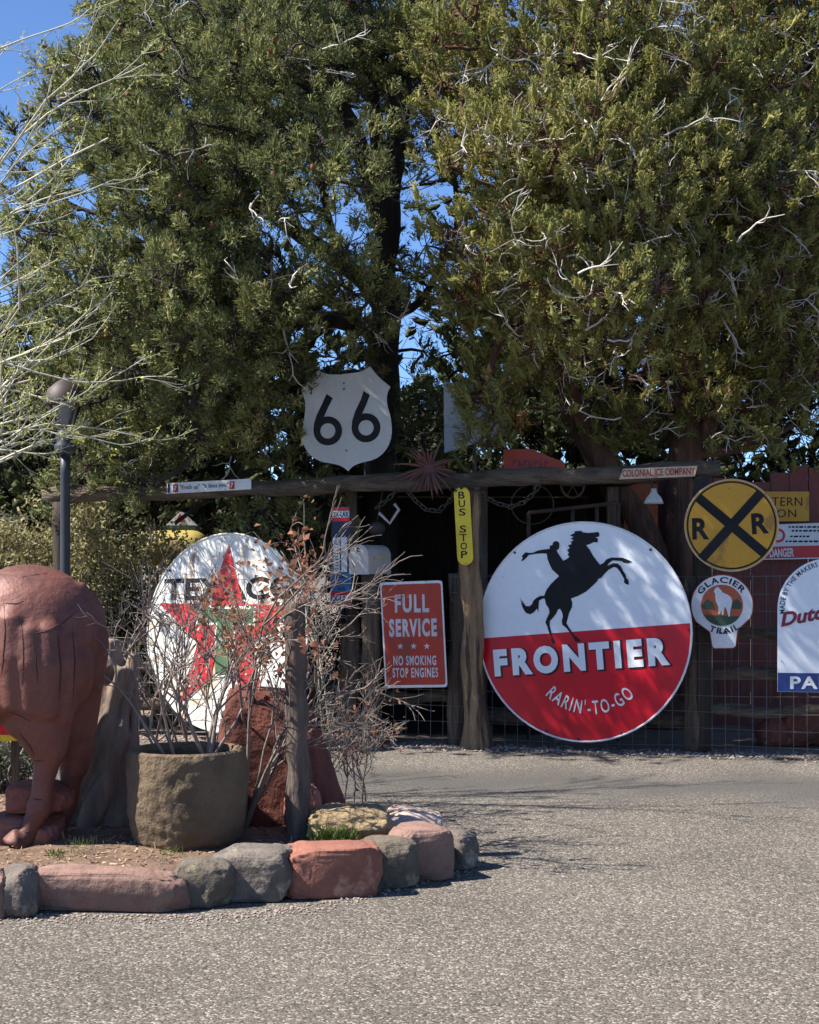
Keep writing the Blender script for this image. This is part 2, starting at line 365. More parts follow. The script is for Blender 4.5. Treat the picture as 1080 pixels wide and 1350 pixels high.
# ------------------------------------------------------------------ rocks
def rock_mesh(size, e=.6, seed=0, amp=.12, sub=5, freq=1.6, rot=0.0, taper=0.0, flat_bottom=True, ncut=7):
    bm = bmesh.new(); bmesh.ops.create_icosphere(bm, subdivisions=sub, radius=1)
    off = Vector((seed * 3.17, seed * 1.93, seed * 7.1))
    rr0 = random.Random(seed * 13 + 5)
    cuts = [(Vector((rr0.gauss(0, 1), rr0.gauss(0, 1), rr0.gauss(.2, .8))).normalized(), rr0.uniform(.85, 1.15)) for _ in range(ncut)]
    for v in bm.verts:
        n = v.co.normalized()
        p = Vector([math.copysign(abs(c) ** e, c) for c in n])
        for cn, cd in cuts:
            q = p.dot(cn) - cd
            if q > 0: p = p - cn * q * .93
        k = noise.fractal(p * freq + off, 0.9, 2.1, 6) * amp * .8 + noise.ridged_multi_fractal(p * freq * 1.5 + off, 1.0, 2.0, 4, 1.0, 2.0) * amp * .14 + noise.noise(p * freq * 6 + off) * amp * .34
        p = p * (1 + k)
        if flat_bottom and p.z < -.75: p.z = -.75 + (p.z + .75) * .15
        t = 1 - taper * (p.z + 1) / 2
        v.co = Vector((p.x * size[0] / 2 * t, p.y * size[1] / 2 * t, p.z * size[2] / 2))
    zmin = min(v.co.z for v in bm.verts)
    for v in bm.verts: v.co.z -= zmin
    bmesh.ops.rotate(bm, verts=bm.verts, cent=(0, 0, 0), matrix=Matrix.Rotation(rot, 3, 'Z'))
    me = bpy.data.meshes.new('rock'); bm.to_mesh(me); bm.free()
    me.polygons.foreach_set('use_smooth', [True] * len(me.polygons)); return me

def rock(name, label, cat, loc, size, mat, group=None, **k):
    me = rock_mesh(size, **k); me.materials.append(mat)
    o = bpy.data.objects.new(name, me); col.objects.link(o); o.location = loc
    return tag(o, label, cat, group)
#==SETTING==
# ------------------------------------------------------------------ ground
def road_mat():
    m = bpy.data.materials.new('chip_seal_asphalt'); m.use_nodes = True
    n = m.node_tree.nodes; l = m.node_tree.links; b = n['Principled BSDF']
    tc = n.new('ShaderNodeTexCoord')
    v = n.new('ShaderNodeTexVoronoi'); v.inputs['Scale'].default_value = 108; l.new(tc.outputs['Object'], v.inputs['Vector'])
    sep = n.new('ShaderNodeSeparateColor'); l.new(v.outputs['Color'], sep.inputs[0])
    rp = n.new('ShaderNodeValToRGB'); e = rp.color_ramp.elements
    e[0].position = 0; e[0].color = (.05, .043, .036, 1); e[1].position = 1; e[1].color = (0.361, 0.323, 0.271, 1)
    q = e.new(.25); q.color = (0.101, 0.088, 0.074, 1); q = e.new(.8); q.color = (0.155, 0.135, 0.114, 1)
    l.new(sep.outputs[0], rp.inputs[0])
    n1 = n.new('ShaderNodeTexNoise'); n1.inputs['Scale'].default_value = .8; n1.inputs['Detail'].default_value = 6; l.new(tc.outputs['Object'], n1.inputs[0])
    mr = n.new('ShaderNodeMapRange'); mr.inputs[1].default_value = .3; mr.inputs[2].default_value = .7; mr.inputs[3].default_value = .86; mr.inputs[4].default_value = 1.12
    l.new(n1.outputs[0], mr.inputs[0])
    mx = n.new('ShaderNodeMix'); mx.data_type = 'RGBA'; mx.blend_type = 'MULTIPLY'; mx.inputs[0].default_value = 1
    l.new(rp.outputs[0], mx.inputs[6]); l.new(mr.outputs[0], mx.inputs[7])
    # worn smooth wheel track along the fence
    sx = n.new('ShaderNodeSeparateXYZ'); l.new(tc.outputs['Object'], sx.inputs[0])
    ma = n.new('ShaderNodeMath'); ma.operation = 'MULTIPLY_ADD'; ma.inputs[1].default_value = .16; l.new(sx.outputs[0], ma.inputs[0]); l.new(sx.outputs[1], ma.inputs[2])
    n2 = n.new('ShaderNodeTexNoise'); n2.inputs['Scale'].default_value = 1.3; n2.inputs['Detail'].default_value = 5; l.new(tc.outputs['Object'], n2.inputs[0])
    mb = n.new('ShaderNodeMath'); mb.operation = 'MULTIPLY_ADD'; mb.inputs[1].default_value = 1.6; l.new(n2.outputs[0], mb.inputs[0]); l.new(ma.outputs[0], mb.inputs[2])
    ms = n.new('ShaderNodeMath'); ms.operation = 'SUBTRACT'; ms.inputs[1].default_value = 11.75; l.new(mb.outputs[0], ms.inputs[0])
    mab = n.new('ShaderNodeMath'); mab.operation = 'ABSOLUTE'; l.new(ms.outputs[0], mab.inputs[0])
    m2 = n.new('ShaderNodeMapRange'); m2.inputs[1].default_value = .15; m2.inputs[2].default_value = 1.0; m2.inputs[3].default_value = .9; m2.inputs[4].default_value = 0; l.new(mab.outputs[0], m2.inputs[0])
    mx2 = n.new('ShaderNodeMix'); mx2.data_type = 'RGBA'; l.new(m2.outputs[0], mx2.inputs[0]); l.new(mx.outputs[2], mx2.inputs[6]); mx2.inputs[7].default_value = (0.084, 0.077, 0.071, 1)
    # fine cracks
    vc = n.new('ShaderNodeTexVoronoi'); vc.feature = 'DISTANCE_TO_EDGE'; vc.inputs['Scale'].default_value = .55
    n3 = n.new('ShaderNodeTexNoise'); n3.inputs['Scale'].default_value = 3; n3.inputs['Detail'].default_value = 6; l.new(tc.outputs['Object'], n3.inputs[0])
    va = n.new('ShaderNodeVectorMath'); va.operation = 'ADD'; l.new(tc.outputs['Object'], va.inputs[0]); l.new(n3.outputs['Color'], va.inputs[1]); l.new(va.outputs[0], vc.inputs['Vector'])
    m3 = n.new('ShaderNodeMapRange'); m3.inputs[1].default_value = .001; m3.inputs[2].default_value = .006; m3.inputs[3].default_value = .45; m3.inputs[4].default_value = 0; l.new(vc.outputs['Distance'], m3.inputs[0])
    n5 = n.new('ShaderNodeTexNoise'); n5.inputs['Scale'].default_value = .9; l.new(tc.outputs['Object'], n5.inputs[0])
    m5 = n.new('ShaderNodeMapRange'); m5.inputs[1].default_value = .5; m5.inputs[2].default_value = .6; l.new(n5.outputs[0], m5.inputs[0])
    mm = n.new('ShaderNodeMath'); mm.operation = 'MULTIPLY'; l.new(m3.outputs[0], mm.inputs[0]); l.new(m5.outputs[0], mm.inputs[1])
    mx3 = n.new('ShaderNodeMix'); mx3.data_type = 'RGBA'; l.new(mm.outputs[0], mx3.inputs[0]); l.new(mx2.outputs[2], mx3.inputs[6]); mx3.inputs[7].default_value = (.05, .045, .04, 1)
    l.new(mx3.outputs[2], b.inputs['Base Color']); b.inputs['Roughness'].default_value = .95; b.inputs['Specular IOR Level'].default_value = .15
    bp = n.new('ShaderNodeBump'); bp.inputs['Strength'].default_value = .55; bp.inputs['Distance'].default_value = .008; bp.invert = True
    l.new(v.outputs['Distance'], bp.inputs['Height']); l.new(bp.outputs[0], b.inputs['Normal'])
    return m
M['road'] = road_mat()
M['verge'] = pmat('dusty_verge', (.25, .19, .148), (.18, .138, .108), 3, 1, bump=.7, bscale=70, fine=.35)
o = MB().add([(-900, -60, 0), (900, -60, 0), (900, 1500, 0), (-900, 1500, 0)], [(0, 1, 2, 3)]).build('road', M['road']); tag(o, kind='structure')
# earth behind the fence, ragged edge, 4 mm above the asphalt
edge = []
for i in range(121):
    x = -60 + i; 
for i in range(400):
    x = -9 + i * .045; y = 13.16 - .25 * x - .25 + .10 * noise.noise(Vector((x * 1.2, 3, 0))) + .07 * noise.noise(Vector((x * 5, 9, 0)))
    edge.append((x, y))
vv = [(-900, edge[0][1], .004)] + [(x, y, .004) for x, y in edge] + [(900, edge[-1][1], .004)]
n_ = len(vv); vv += [(-900, 1500, .004)] + [(x, 60, .004) for x, y in edge] + [(900, 1500, .004)]
o = MB().add(vv, [(i, i + 1, n_ + i + 1, n_ + i) for i in range(n_ - 1)]).build('ground', M['verge']); tag(o, kind='structure')

# planting bed: raised soil of the traffic island
bed = [G(-420, 1200), G(-150, 1192), G(60, 1186), G(230, 1182), G(370, 1172), G(470, 1158), G(545, 1142), (.10, 7.75, 0), (.03, 8.2, 0), (-.25, 8.75, 0), (-.55, 9.3, 0), (-1.2, 9.75, 0), (-2.2, 9.9, 0), (-3.4, 9.7, 0)]
bed = [Vector(p) for p in bed]
cen = sum(bed, Vector()) / len(bed)
m = MB(); rings = 14; vv = []
dense = []
for i in range(len(bed)):
    for t in range(6): dense.append(bed[i].lerp(bed[(i + 1) % len(bed)], t / 6))
nd = len(dense)
for j in range(rings + 1):
    f = 1 - j / rings
    for p in dense:
        q = cen.lerp(p, f); z = .015 + .10 * min(1, (1 - f) * 6) + .025 * noise.noise(q * 2.5) + .012 * noise.noise(q * 9)
        vv.append((q.x, q.y, max(z, .006)))
m.add(vv, [(j * nd + k, j * nd + (k + 1) % nd, (j + 1) * nd + (k + 1) % nd, (j + 1) * nd + k) for j in range(rings) for k in range(nd)])
bedo = m.build('planting_bed', M['soil']); tag(bedo, kind='structure')
bedtree = BVHTree.FromPolygons([Vector(v) for v in m.v], m.f)
def bedz(x, y):
    h = bedtree.ray_cast(Vector((x, y, 5)), Vector((0, 0, -1)))
    return h[0].z if h[0] else 0.0
def in_bed(x, y): return bedtree.ray_cast(Vector((x, y, 5)), Vector((0, 0, -1)))[0] is not None
def bed_pt(px, py):
    z = .1
    for _ in range(4):
        g = G(px, py, z); z = bedz(g.x, g.y)
    return Vector((g.x, g.y, z))

# ------------------------------------------------------------------ border stones of the island
# columns of the picture (left, right), row of the crest, row of the foot
stones = [
    (-70, 0, 1140, 1212, 'sandstone_pink', .6, 'pink sandstone block at the cut-off end of the island kerb', .25, 0),
    (-4, 41, 1140, 1211, 'grey_rock', .85, 'small upright grey boulder in the island kerb beside the longest red block', .24, 0),
    (36, 231, 1142, 1204, 'sandstone_pink', .42, 'longest rectangular pinkish-red stone block in the island kerb', .26, -.02),
    (224, 300, 1130, 1198, 'lichen_rock', .72, 'rounded brown speckled boulder in the kerb right of the longest block', .26, 0),
    (284, 380, 1116, 1190, 'grey_rock', .62, 'wide grey rounded kerb stone in front of the wooden post', .34, 0),
    (382, 492, 1111, 1185, 'sandstone_orange', .48, 'bright orange-red kerb block below the ochre boulder', .30, .15),
    (480, 543, 1104, 1172, 'lichen_rock', .55, 'dark mottled kerb stone between orange-red and tall pink stones', .30, .25),
    (512, 583, 1087, 1163, 'sandstone_pink', .5, 'tall pink kerb stone with a hollowed top near the island tip', .36, .45),
    (556, 598, 1092, 1150, 'grey_rock', .6, 'grey-brown slanted stone at the very tip of the island', .46, .9),
]
for i, (a, b, ty, by, mt, e, lab, dep, rot) in enumerate(stones):
    g0 = G((a + b) / 2, by); w = (b - a) / F * g0.y * 1.2; top = H - (ty - HY) / F * (g0.y + dep * .3)
    w = w / (1.0 if abs(rot) < .3 else 1.05)
    rock('border_stone', lab, 'kerb stone', (g0.x, g0.y + dep / 2 - .02, 0), (w, dep, max(top, .16) * 1.06), M[mt], 'stones edging the island', e=e * .62, seed=i + 3, amp=.085, freq=1.9, rot=rot, taper=.06)
rock('border_stone', 'low flat whitish-pink stone at the back of the island tip', 'kerb stone', (X(540, 8.2), 8.25, 0), (.36, .5, .25), pmat('pale_pink_stone', (.52, .40, .34), (.42, .28, .22), 5, .9, bump=.8, bscale=16), 'stones edging the island', e=.5, seed=31, amp=.1)

# ------------------------------------------------------------------ rocks on the island
g = bed_pt(368, 1088)
me_loc = (g.x, g.y + .28, g.z - .03)
# tall red monolith: sheared wedge
me = rock_mesh((.80, .60, 1.0), e=.30, seed=12, amp=.10, freq=1.5, ncut=9)
for v in me.vertices:
    t = v.co.z; xr = .40 - .30 * max(0, (t - .10)) ** 1.0 * .75
    v.co.x = (v.co.x / .40) * (.37 - .12 * t) - .09 * t - .01
    v.co.z = t * .84 - .25 * max(0, v.co.x + .05) * t
me.materials.append(M['sandstone_dark'])
o = bpy.data.objects.new('standing_rock', me); col.objects.link(o); o.location = me_loc
tag(o, 'tall deep red standing rock behind the wooden post', 'rock')
g = bed_pt(458, 1108)
rock('boulder', 'layered ochre-yellow boulder lying beside the foot of the wooden post', 'rock', (g.x, g.y + .12, g.z - .03), (.46, .36, .215), M['yellow_rock'], e=.8, seed=21, amp=.13, freq=2)
g = bed_pt(372, 1088)
rock('boulder', 'small orange-red rock wedged against the standing rock', 'rock', (X(385, g.y - .1) + .06, g.y - .10, g.z - .02), (.20, .18, .30), M['sandstone_orange'], e=.7, seed=23, amp=.12)
g = bed_pt(35, 1128)
rock('slab_rock', 'lower orange-red block under the statue hoof stack', 'rock', (X(28, 7.85), 7.95, .07), (.37, .34, .20), M['sandstone_orange'], 'red blocks stacked by the statue leg', e=.42, seed=41, amp=.08)
rock('slab_rock', 'upper flat-topped red block stacked behind the statue leg', 'rock', (X(48, 7.9), 8.0, .26), (.34, .30, .165), M['sandstone'], 'red blocks stacked by the statue leg', e=.42, seed=43, amp=.07, rot=.1)

# ------------------------------------------------------------------ stone planter
g = bed_pt(236, 1122); pc = Vector((g.x, g.y + .28, g.z - .02))
Zr = .60 - pc.z
outer = [(.0, 0), (.21, 0), (.25, .012), (.275, .05), (.294, .12), (.304, .2), (.309, .3), (.309, .4), (.303, Zr - .035), (.297, Zr - .01), (.285, Zr)]
inner = [(.262, Zr - .004), (.250, Zr - .03), (.247, Zr - .10), (.0, Zr - .11)]
t = thing('stone_planter', 'rough brown stone planter pot with bare shrub beside the statue', 'planter', pc)
m = MB(); prof = outer + inner; sides = 128; prof2 = []
for (r0, z0), (r1, z1) in zip(prof[:-1], prof[1:]):
    for k in range(6): prof2.append((r0 + (r1 - r0) * k / 6, z0 + (z1 - z0) * k / 6))
prof2.append(prof[-1])
m.lathe(prof2, pc, sides, False)
m.v = [tuple(Vector(v) + (Vector((v[0] - pc.x, v[1] - pc.y, 0)).normalized() if (v[0] - pc.x) ** 2 + (v[1] - pc.y) ** 2 > 1e-6 else Vector()) * (.006 * noise.noise(Vector(v) * 9) + .008 * noise.noise(Vector((v[0], v[1], v[2] * .8)) * 30))) for v in m.v]
m.build('pot_body', M['pot'], t)
MB().lathe([(0.001, Zr - .085), (.12, Zr - .075), (.252, Zr - .085), (.24, Zr - .12)], pc, 32).build('potting_soil', M['soil'], t)

# ------------------------------------------------------------------ wooden post of the island
g = bed_pt(394, 1108); pp = Vector((g.x, g.y + .06, g.z - .03))
pts = [pp + Vector((.004 * math.sin(i * 1.1) - .028 * i / 24, .003 * math.cos(i), i / 24 * 1.27)) for i in range(25)]
MB().tube(pts, [.066 - .012 * i / 24 + .006 * noise.noise(Vector((0, i * .4, 5))) for i in range(25)], 20, rough=.16, seed=4).build('wooden_post', M['post_bark'], loc=pp)
tag(bpy.data.objects['wooden_post'], 'rough grey bark-covered post standing on the island', 'post')

# ------------------------------------------------------------------ statue
SY = 7.95
def remesh(m, vox=.016, smooth=6):
    me = m.mesh('tmp'); o = bpy.data.objects.new('tmp', me); col.objects.link(o)
    md = o.modifiers.new('r', 'REMESH'); md.mode = 'VOXEL'; md.voxel_size = vox
    sm = o.modifiers.new('s', 'SMOOTH'); sm.iterations = smooth; sm.factor = .6
    dg = bpy.context.evaluated_depsgraph_get(); dg.update()
    r = bpy.data.meshes.new_from_object(o.evaluated_get(dg)); bpy.data.objects.remove(o)
    r.polygons.foreach_set('use_smooth', [True] * len(r.polygons)); return r
def PS(px, py, dy=0.0): return P(px, py, SY + dy)
m = MB()
m.sphere(PS(38, 838), (.385, .31, .375), 32, 20)                       # rump
m.sphere(PS(50, 880, -.08), (.30, .22, .30), 24, 16)                  # near thigh
m.sphere(PS(70, 880, .14), (.25, .16, .27), 24, 16)
m.tube([PS(46, 800, .0), PS(46, 850, -.06), PS(50, 925, -.10), PS(58, 965, -.13), PS(66, 1000, -.13)], [.24, .255, .215, .145, .085], 20)
m.sphere(PS(30, 948, -.16), (.10, .09, .11), 16, 12)
for px0, y0, px1, y1, dy, r_ in ((-6, 780, -2, 950, -.21, .10), (17, 785, 20, 945, -.25, .092), (40, 800, 42, 950, -.26, .088), (63, 800, 62, 955, -.245, .085), (86, 810, 82, 960, -.175, .08)):
    m.tube([PS(px0, y0, dy + .08), PS(px0, y0 + 35, dy), PS((px0 + px1) / 2, (y0 + y1) / 2, dy - .02), PS(px1, y1 - 15, dy), PS(px1, y1, dy + .05)], [r_ * .4, r_, r_ * 1.05, r_ * .8, r_ * .4], 14)
m.tube([PS(66, 985, -.13), PS(61, 1010, -.135), PS(56, 1036, -.14), PS(54, 1058, -.14)], [.09, .066, .056, .058], 16)
m.sphere(PS(52, 1064, -.14), (.068, .066, .075), 16, 12)
m.tube([PS(52, 1064, -.14), PS(42, 1088, -.15), PS(34, 1104, -.155)], [.06, .05, .056], 16)
hz = bedz(PS(26, 1120, -.17).x, SY - .17)
hb = PS(22, 1120, -.18)
m.tube([PS(37, 1098, -.155), PS(28, 1112, -.17), Vector((hb.x, hb.y, hz + .012)), Vector((hb.x - .004, hb.y, hz))], [.05, .064, .082, .084], 18)
m.tube([PS(84, 890, .10), PS(92, 950, .12), PS(99, 992, .13), PS(98, 1020, .14)], [.22, .155, .095, .07], 18)
m.tube([PS(99, 992, .13), PS(93, 1035, .16), PS(88, 1070, .18)], [.09, .055, .05], 14)
fb = PS(78, 1090, .17); fz = bedz(fb.x, fb.y)
m.tube([PS(84, 1065, .18), PS(80, 1085, .175), Vector((fb.x - .05, fb.y, fz + .05)), Vector((fb.x - .06, fb.y, fz))], [.06, .05, .066, .08], 14)
# tail against the back of the thighs
m.tube([PS(98, 775, .0), PS(122, 805, .02), PS(131, 850, .03), PS(126, 900, .04), PS(114, 945, .05)], [.06, .062, .055, .05, .025], 14)
# trunk, shoulders, forelegs, neck and head run on to the left
m.sphere(PS(-90, 842), (.62, .33, .34), 28, 18); m.sphere(PS(-230, 825), (.48, .34, .42), 28, 18)
m.sphere(PS(-150, 870), (.6, .3, .33), 24, 16)
for dy, dx in ((-.16, 0), (.16, -35)):
    q = PS(-235 + dx, 1100, dy); z0 = bedz(q.x, q.y)
    m.tube([PS(-230 + dx, 890, dy), PS(-232 + dx, 960, dy), PS(-236 + dx, 1020, dy), PS(-238 + dx, 1060, dy), Vector((q.x, q.y, z0 + .09)), Vector((q.x - .02, q.y, z0))], [.19, .11, .075, .06, .055, .085], 16)
m.tube([PS(-260, 790), PS(-330, 720), PS(-370, 670)], [.30, .22, .17], 18)
m.tube([PS(-360, 660), PS(-410, 690), PS(-455, 740), PS(-470, 760)], [.17, .15, .10, .085], 16)
for dy in (-.07, .07): m.tube([PS(-352, 640, dy), PS(-345, 605, dy * 1.3)], [.045, .012], 10)
sm_ = remesh(m, .015, 3)
base = Vector((PS(22, 1120, -.18).x, SY, 0.09))
st = thing('animal_statue', 'large rust-brown steel animal statue seen from its rump', 'statue', base)
body = link_mesh('body', sm_, M['statue'], st)
btree = BVHTree.FromPolygons([v.co + base for v in sm_.vertices], [tuple(p.vertices) for p in sm_.polygons])
def seam(pxs, r=.006, mat='seam'):
    pts = []
    for (x0, y0), (x1, y1) in zip(pxs[:-1], pxs[1:]):
        n = max(2, int(math.hypot(x1 - x0, y1 - y0) / 4))
        for k in range(n):
            x = x0 + (x1 - x0) * k / n; y = y0 + (y1 - y0) * k / n
            d = Vector(((x - 540) / F, 1, (HY - y) / F)).normalized(); h = btree.ray_cast(Vector((0, 0, H)), d)
            if h[0]: pts.append(h[0] + h[1] * (-.001) + Vector((random.uniform(-1, 1), 0, random.uniform(-1, 1))) * .0015)
    if len(pts) > 2: MB().tube(pts, [r * (.25 + .75 * math.sin(math.pi * (i + .5) / len(pts))) for i in range(len(pts))], 6).build('weld_seam', M[mat], st)
seam([(4, 795), (22, 796), (36, 791)], .0045)
seam([(5, 795), (7, 830), (3, 880), (0, 900)], .0045)
seam([(27, 812), (31, 850), (30, 890), (28, 915)], .004)
seam([(42, 838), (48, 870), (50, 905)], .004)
seam([(20, 762), (45, 758), (70, 755)], .003)
seam([(40, 836), (62, 832), (85, 820), (105, 802)], .004)
seam([(10, 938), (30, 945), (45, 955)], .004)
seam([(25, 965), (40, 985), (48, 1000)], .005)
seam([(46, 1003), (62, 1004)], .004); seam([(38, 1052), (62, 1056)], .004); seam([(30, 1096), (44, 1099)], .004)
seam([(76, 830), (80, 880), (78, 930)], .005); seam([(95, 825), (99, 870), (96, 930)], .005)

# ------------------------------------------------------------------ gnarled trunk behind the statue
tb = Vector((X(128, 8.45), 8.45, 0)); tz = bedz(tb.x, tb.y)
def PT(px, py, dy=0): return P(px, py, 8.45 + dy)
m = MB()
m.tube([Vector((tb.x, tb.y, tz - .05)), PT(130, 1050), PT(136, 980), PT(140, 920), PT(143, 870), PT(146, 842)], [.17, .13, .115, .105, .085, .05], 20, rough=.35)
m.tube([Vector((tb.x - .14, tb.y - .04, tz - .05)), PT(112, 1050, -.06), PT(120, 980, -.08), PT(134, 900, -.06)], [.085, .07, .06, .045], 14, rough=.3, seed=3)
m.tube([Vector((tb.x + .16, tb.y - .05, tz - .05)), PT(150, 1060, -.07), PT(146, 990, -.10), PT(137, 940, -.08), PT(128, 890, -.02)], [.09, .075, .06, .055, .04], 14, rough=.3, seed=8)
for k in range(7):
    a = k * .9; m.tube([Vector((tb.x + .19 * math.cos(a + f * 1.6) * (1 - f * .45) + .10 * f, tb.y + .17 * math.sin(a + f * 1.6) * (1 - f * .45), tz - .05 + f * (.95 + .06 * math.sin(k * 3)))) for f in [j / 9 for j in range(10)]], [.062 - .004 * j + .012 * math.sin(j * 1.9 + k) for j in range(10)], 10, rough=.3, seed=k)
m.sphere(PT(160, 975, -.04), (.05, .05, .06)); m.tube([PT(150, 1000, -.03), PT(160, 976, -.05), PT(163, 960, -.05)], [.05, .045, .02], 10)
m.sphere(PT(140, 880, -.08), (.06, .05, .05))
link_mesh('gnarled_trunk', remesh(m, .014, 2), M['driftwood'], None, (tb.x, tb.y, tz))
tag(bpy.data.objects['gnarled_trunk'], 'twisted smooth brown tree stump between statue and planter', 'stump')
#==FENCE==
# ------------------------------------------------------------------ fence line
def post_pts(px, ty, Y, lean=0.0, n=14): 
    z1 = Zh(ty, Y); x0 = X(px, Y)
    return [Vector((x0 + lean * i / n + .006 * math.sin(i * 1.7 + px), Y + .005 * math.cos(i * 1.3 + px), -.05 + (z1 + .05) * i / n)) for i in range(n + 1)]
fence = thing('post_and_rail_fence', 'weathered post and rail fence with wire mesh behind the signs', 'fence', (X(603, FY(603)), FY(603), 0))
def fpost(px, ty, r, lean=0.0, dy=0.0, seed=0, mat='old_wood'):
    Y = FY(px) + dy
    MB().tube(post_pts(px, ty, Y, lean), [r * (1.06 - .12 * i / 14) for i in range(15)], 16, rough=.22, seed=seed).build('post', M[mat], fence)
for i, (px, ty, r) in enumerate([(20, 800, .085), (160, 845, .085), (300, 850, .08), (463, 822, .095), (603, 756, .085), (917, 762, .082), (1120, 770, .095), (1270, 770, .095)]):
    fpost(px, ty, r, random.uniform(-.03, .03), .03, i)
def frail(pxa, ya, pxb, yb, r=.05, dy=.08, seed=0):
    A = P(pxa, ya, FY(pxa) + dy); B = P(pxb, yb, FY(pxb) + dy)
    pts = [A.lerp(B, k / 10) + Vector((0, 0, .012 * math.sin(k * 1.1 + seed))) for k in range(11)]
    MB().tube(pts, [r * (1 + .06 * math.sin(k + seed)) for k in range(11)], 12, rough=.25, seed=seed + 20).build('rail', M['rail_wood'], fence)
frail(10, 932, 158, 933, .055, seed=1); frail(162, 926, 302, 930, .055, seed=2); frail(304, 934, 462, 936, .055, seed=3)
frail(10, 880, 158, 880, .05, seed=4); frail(164, 880, 300, 882, .05, seed=5)
frail(499, 921, 602, 918, .05, seed=6)
frail(640, 946, 914, 948, .055, seed=7); frail(700, 892, 914, 890, .05, seed=8)
for k, y in enumerate((836, 889, 938)): frail(921, y, 1119, y - 1, .052, seed=10 + k); frail(1122, y - 1, 1272, y, .052, seed=14 + k)
# welded wire mesh
pol = []; rd = []
def fpt(x, z): return (x, 13.16 - .25 * x - .06, z)
x = -3.6
while x < 4.6:
    h = 1.47 if x > .35 else .92
    pol.append([fpt(x, .01), fpt(x + .006 * math.sin(x * 9), h * .5), fpt(x, h)]); rd.append([.0022] * 3); x += .105
for k in range(11):
    z = .06 + k * .14
    x0 = -3.6 if z < .93 else .35
    q = []
    xx = x0
    while xx < 4.6: q.append(fpt(xx, z + .008 * math.sin(xx * 3 + k))); xx += .2
    pol.append(q); rd.append([.0024] * len(q))
V, Q = tubes_np(pol, rd, 4)
tag(link_mesh('wire_mesh', mesh_np('wire_mesh', V, Q), M['wire'], fence), kind='stuff')

# tall bus-stop pole
Yp = FY(622) - .16
pb = Vector((X(628, Yp), Yp, 0))
pts = [Vector((X(628, Yp) - .075 * i / 30 + .012 * math.sin(i * .5), Yp + .008 * math.cos(i * .7), -.05 + (Zh(641, Yp) + .05) * i / 30)) for i in range(31)]
rad = [.088 + .045 * max(0, 1 - i / 7) + .006 * noise.noise(Vector((i * .3, 0, 0))) + .004 * i / 30 for i in range(31)]
t = thing('timber_pole', 'tall peeled timber pole carrying the yellow strip sign', 'pole', pb)
MB().tube(pts, rad, 20, rough=.18, seed=2).build('shaft', M['pole_wood'], t)
cx = X(641, Yp + .04)
MB().tube([Vector((cx, Yp + .04, .0)), Vector((cx - .04, Yp + .05, 1.2)), Vector((cx - .07, Yp + .05, Zh(648, Yp)))], .012, 8).build('conduit', M['iron'], t)

# overhead log beam
A = P(60, 655, FY(60) + .02); B = P(950, 619, FY(950) + .02)
pts = [A.lerp(B, k / 40) + Vector((0, 0, .010 * math.sin(k * .7) + .006 * math.sin(k * 2.1))) for k in range(41)]
A0 = P(612, 631, FY(612)); dz = 0
pts = [p + Vector((0, 0, dz * .6)) for p in pts]
beam = MB().tube(pts, [.073 + .004 * math.sin(k * .9) for k in range(41)], 16, rough=.2, seed=15).build('log_beam', M['rail_wood'], loc=A.lerp(B, .5))
tag(beam, 'long weathered log beam spanning above the fence signs', 'beam')
beam_pts = list(pts)
beamz = lambda px: beam_pts[max(0, min(40, int(40 * (px - 60) / 890)))]
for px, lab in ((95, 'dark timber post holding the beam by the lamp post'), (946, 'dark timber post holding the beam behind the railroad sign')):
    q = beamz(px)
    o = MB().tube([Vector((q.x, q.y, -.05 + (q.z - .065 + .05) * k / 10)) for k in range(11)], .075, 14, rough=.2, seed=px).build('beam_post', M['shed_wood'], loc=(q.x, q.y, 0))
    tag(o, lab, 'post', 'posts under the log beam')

# ------------------------------------------------------------------ chain draped over the pole
path = [(498, 668), (510, 660), (524, 646), (536, 646), (548, 660), (562, 672), (578, 674), (592, 662), (604, 645), (614, 639), (626, 641), (640, 655), (656, 664), (674, 668), (692, 662), (706, 648), (714, 634)]
cp = [P(px, py, FY(px) - .10 - (.20 if 596 < px < 634 else .06)) for px, py in path]
ch = thing('chain', 'dark rusty chain draped over the timber pole under the beam', 'chain', cp[9])
mlink = MB(); ln = []
for k in range(16):
    a = 2 * math.pi * k / 16; ln.append(Vector((math.cos(a) * .014 + (.016 if math.cos(a) > 0 else -.016), math.sin(a) * .018, 0)))
mlink.tube(ln, .0055, 6, closed=True); lme = mlink.mesh('link'); lme.materials.append(M['iron'])
seg = 0.047; acc = 0; k = 0
for a, b in zip(cp[:-1], cp[1:]):
    L = (b - a).length; s = acc
    while s < L:
        p = a.lerp(b, s / L); d = (b - a).normalized()
        o = bpy.data.objects.new('link', lme); col.objects.link(o); o.parent = ch
        q = d.to_track_quat('X', 'Z').to_matrix().to_4x4() @ Matrix.Rotation(R(35 + 90 * (k % 2)), 4, 'X')
        o.matrix_local = Matrix.Translation(p - cp[9]) @ q; s += seg; k += 1
    acc = s - L

# dried spiky plant on the beam
q = P(566, 618, FY(566) - .12)
t = thing('dried_agave', 'spiky dried reddish-brown agave rosette hung on the log beam', 'plant', q)
for k in range(42):
    a = random.uniform(0, 2 * math.pi); el = random.uniform(-.5, .7); L = random.uniform(.16, .36)
    d = Vector((math.cos(a), -abs(el) - .15, math.sin(a))).normalized()
    sag = Vector((0, 0, -.25 * L * abs(math.cos(a))))
    pp_ = [q + d * L * f + sag * f * f for f in (0, .25, .5, .75, 1)]
    MB().tube(pp_, [.012, .016, .013, .008, .001], 5).build('blade', M['agave'], t)
MB().sphere(q + Vector((0, .02, 0)), (.09, .07, .09), 14, 10).build('heart', M['agave'], t)

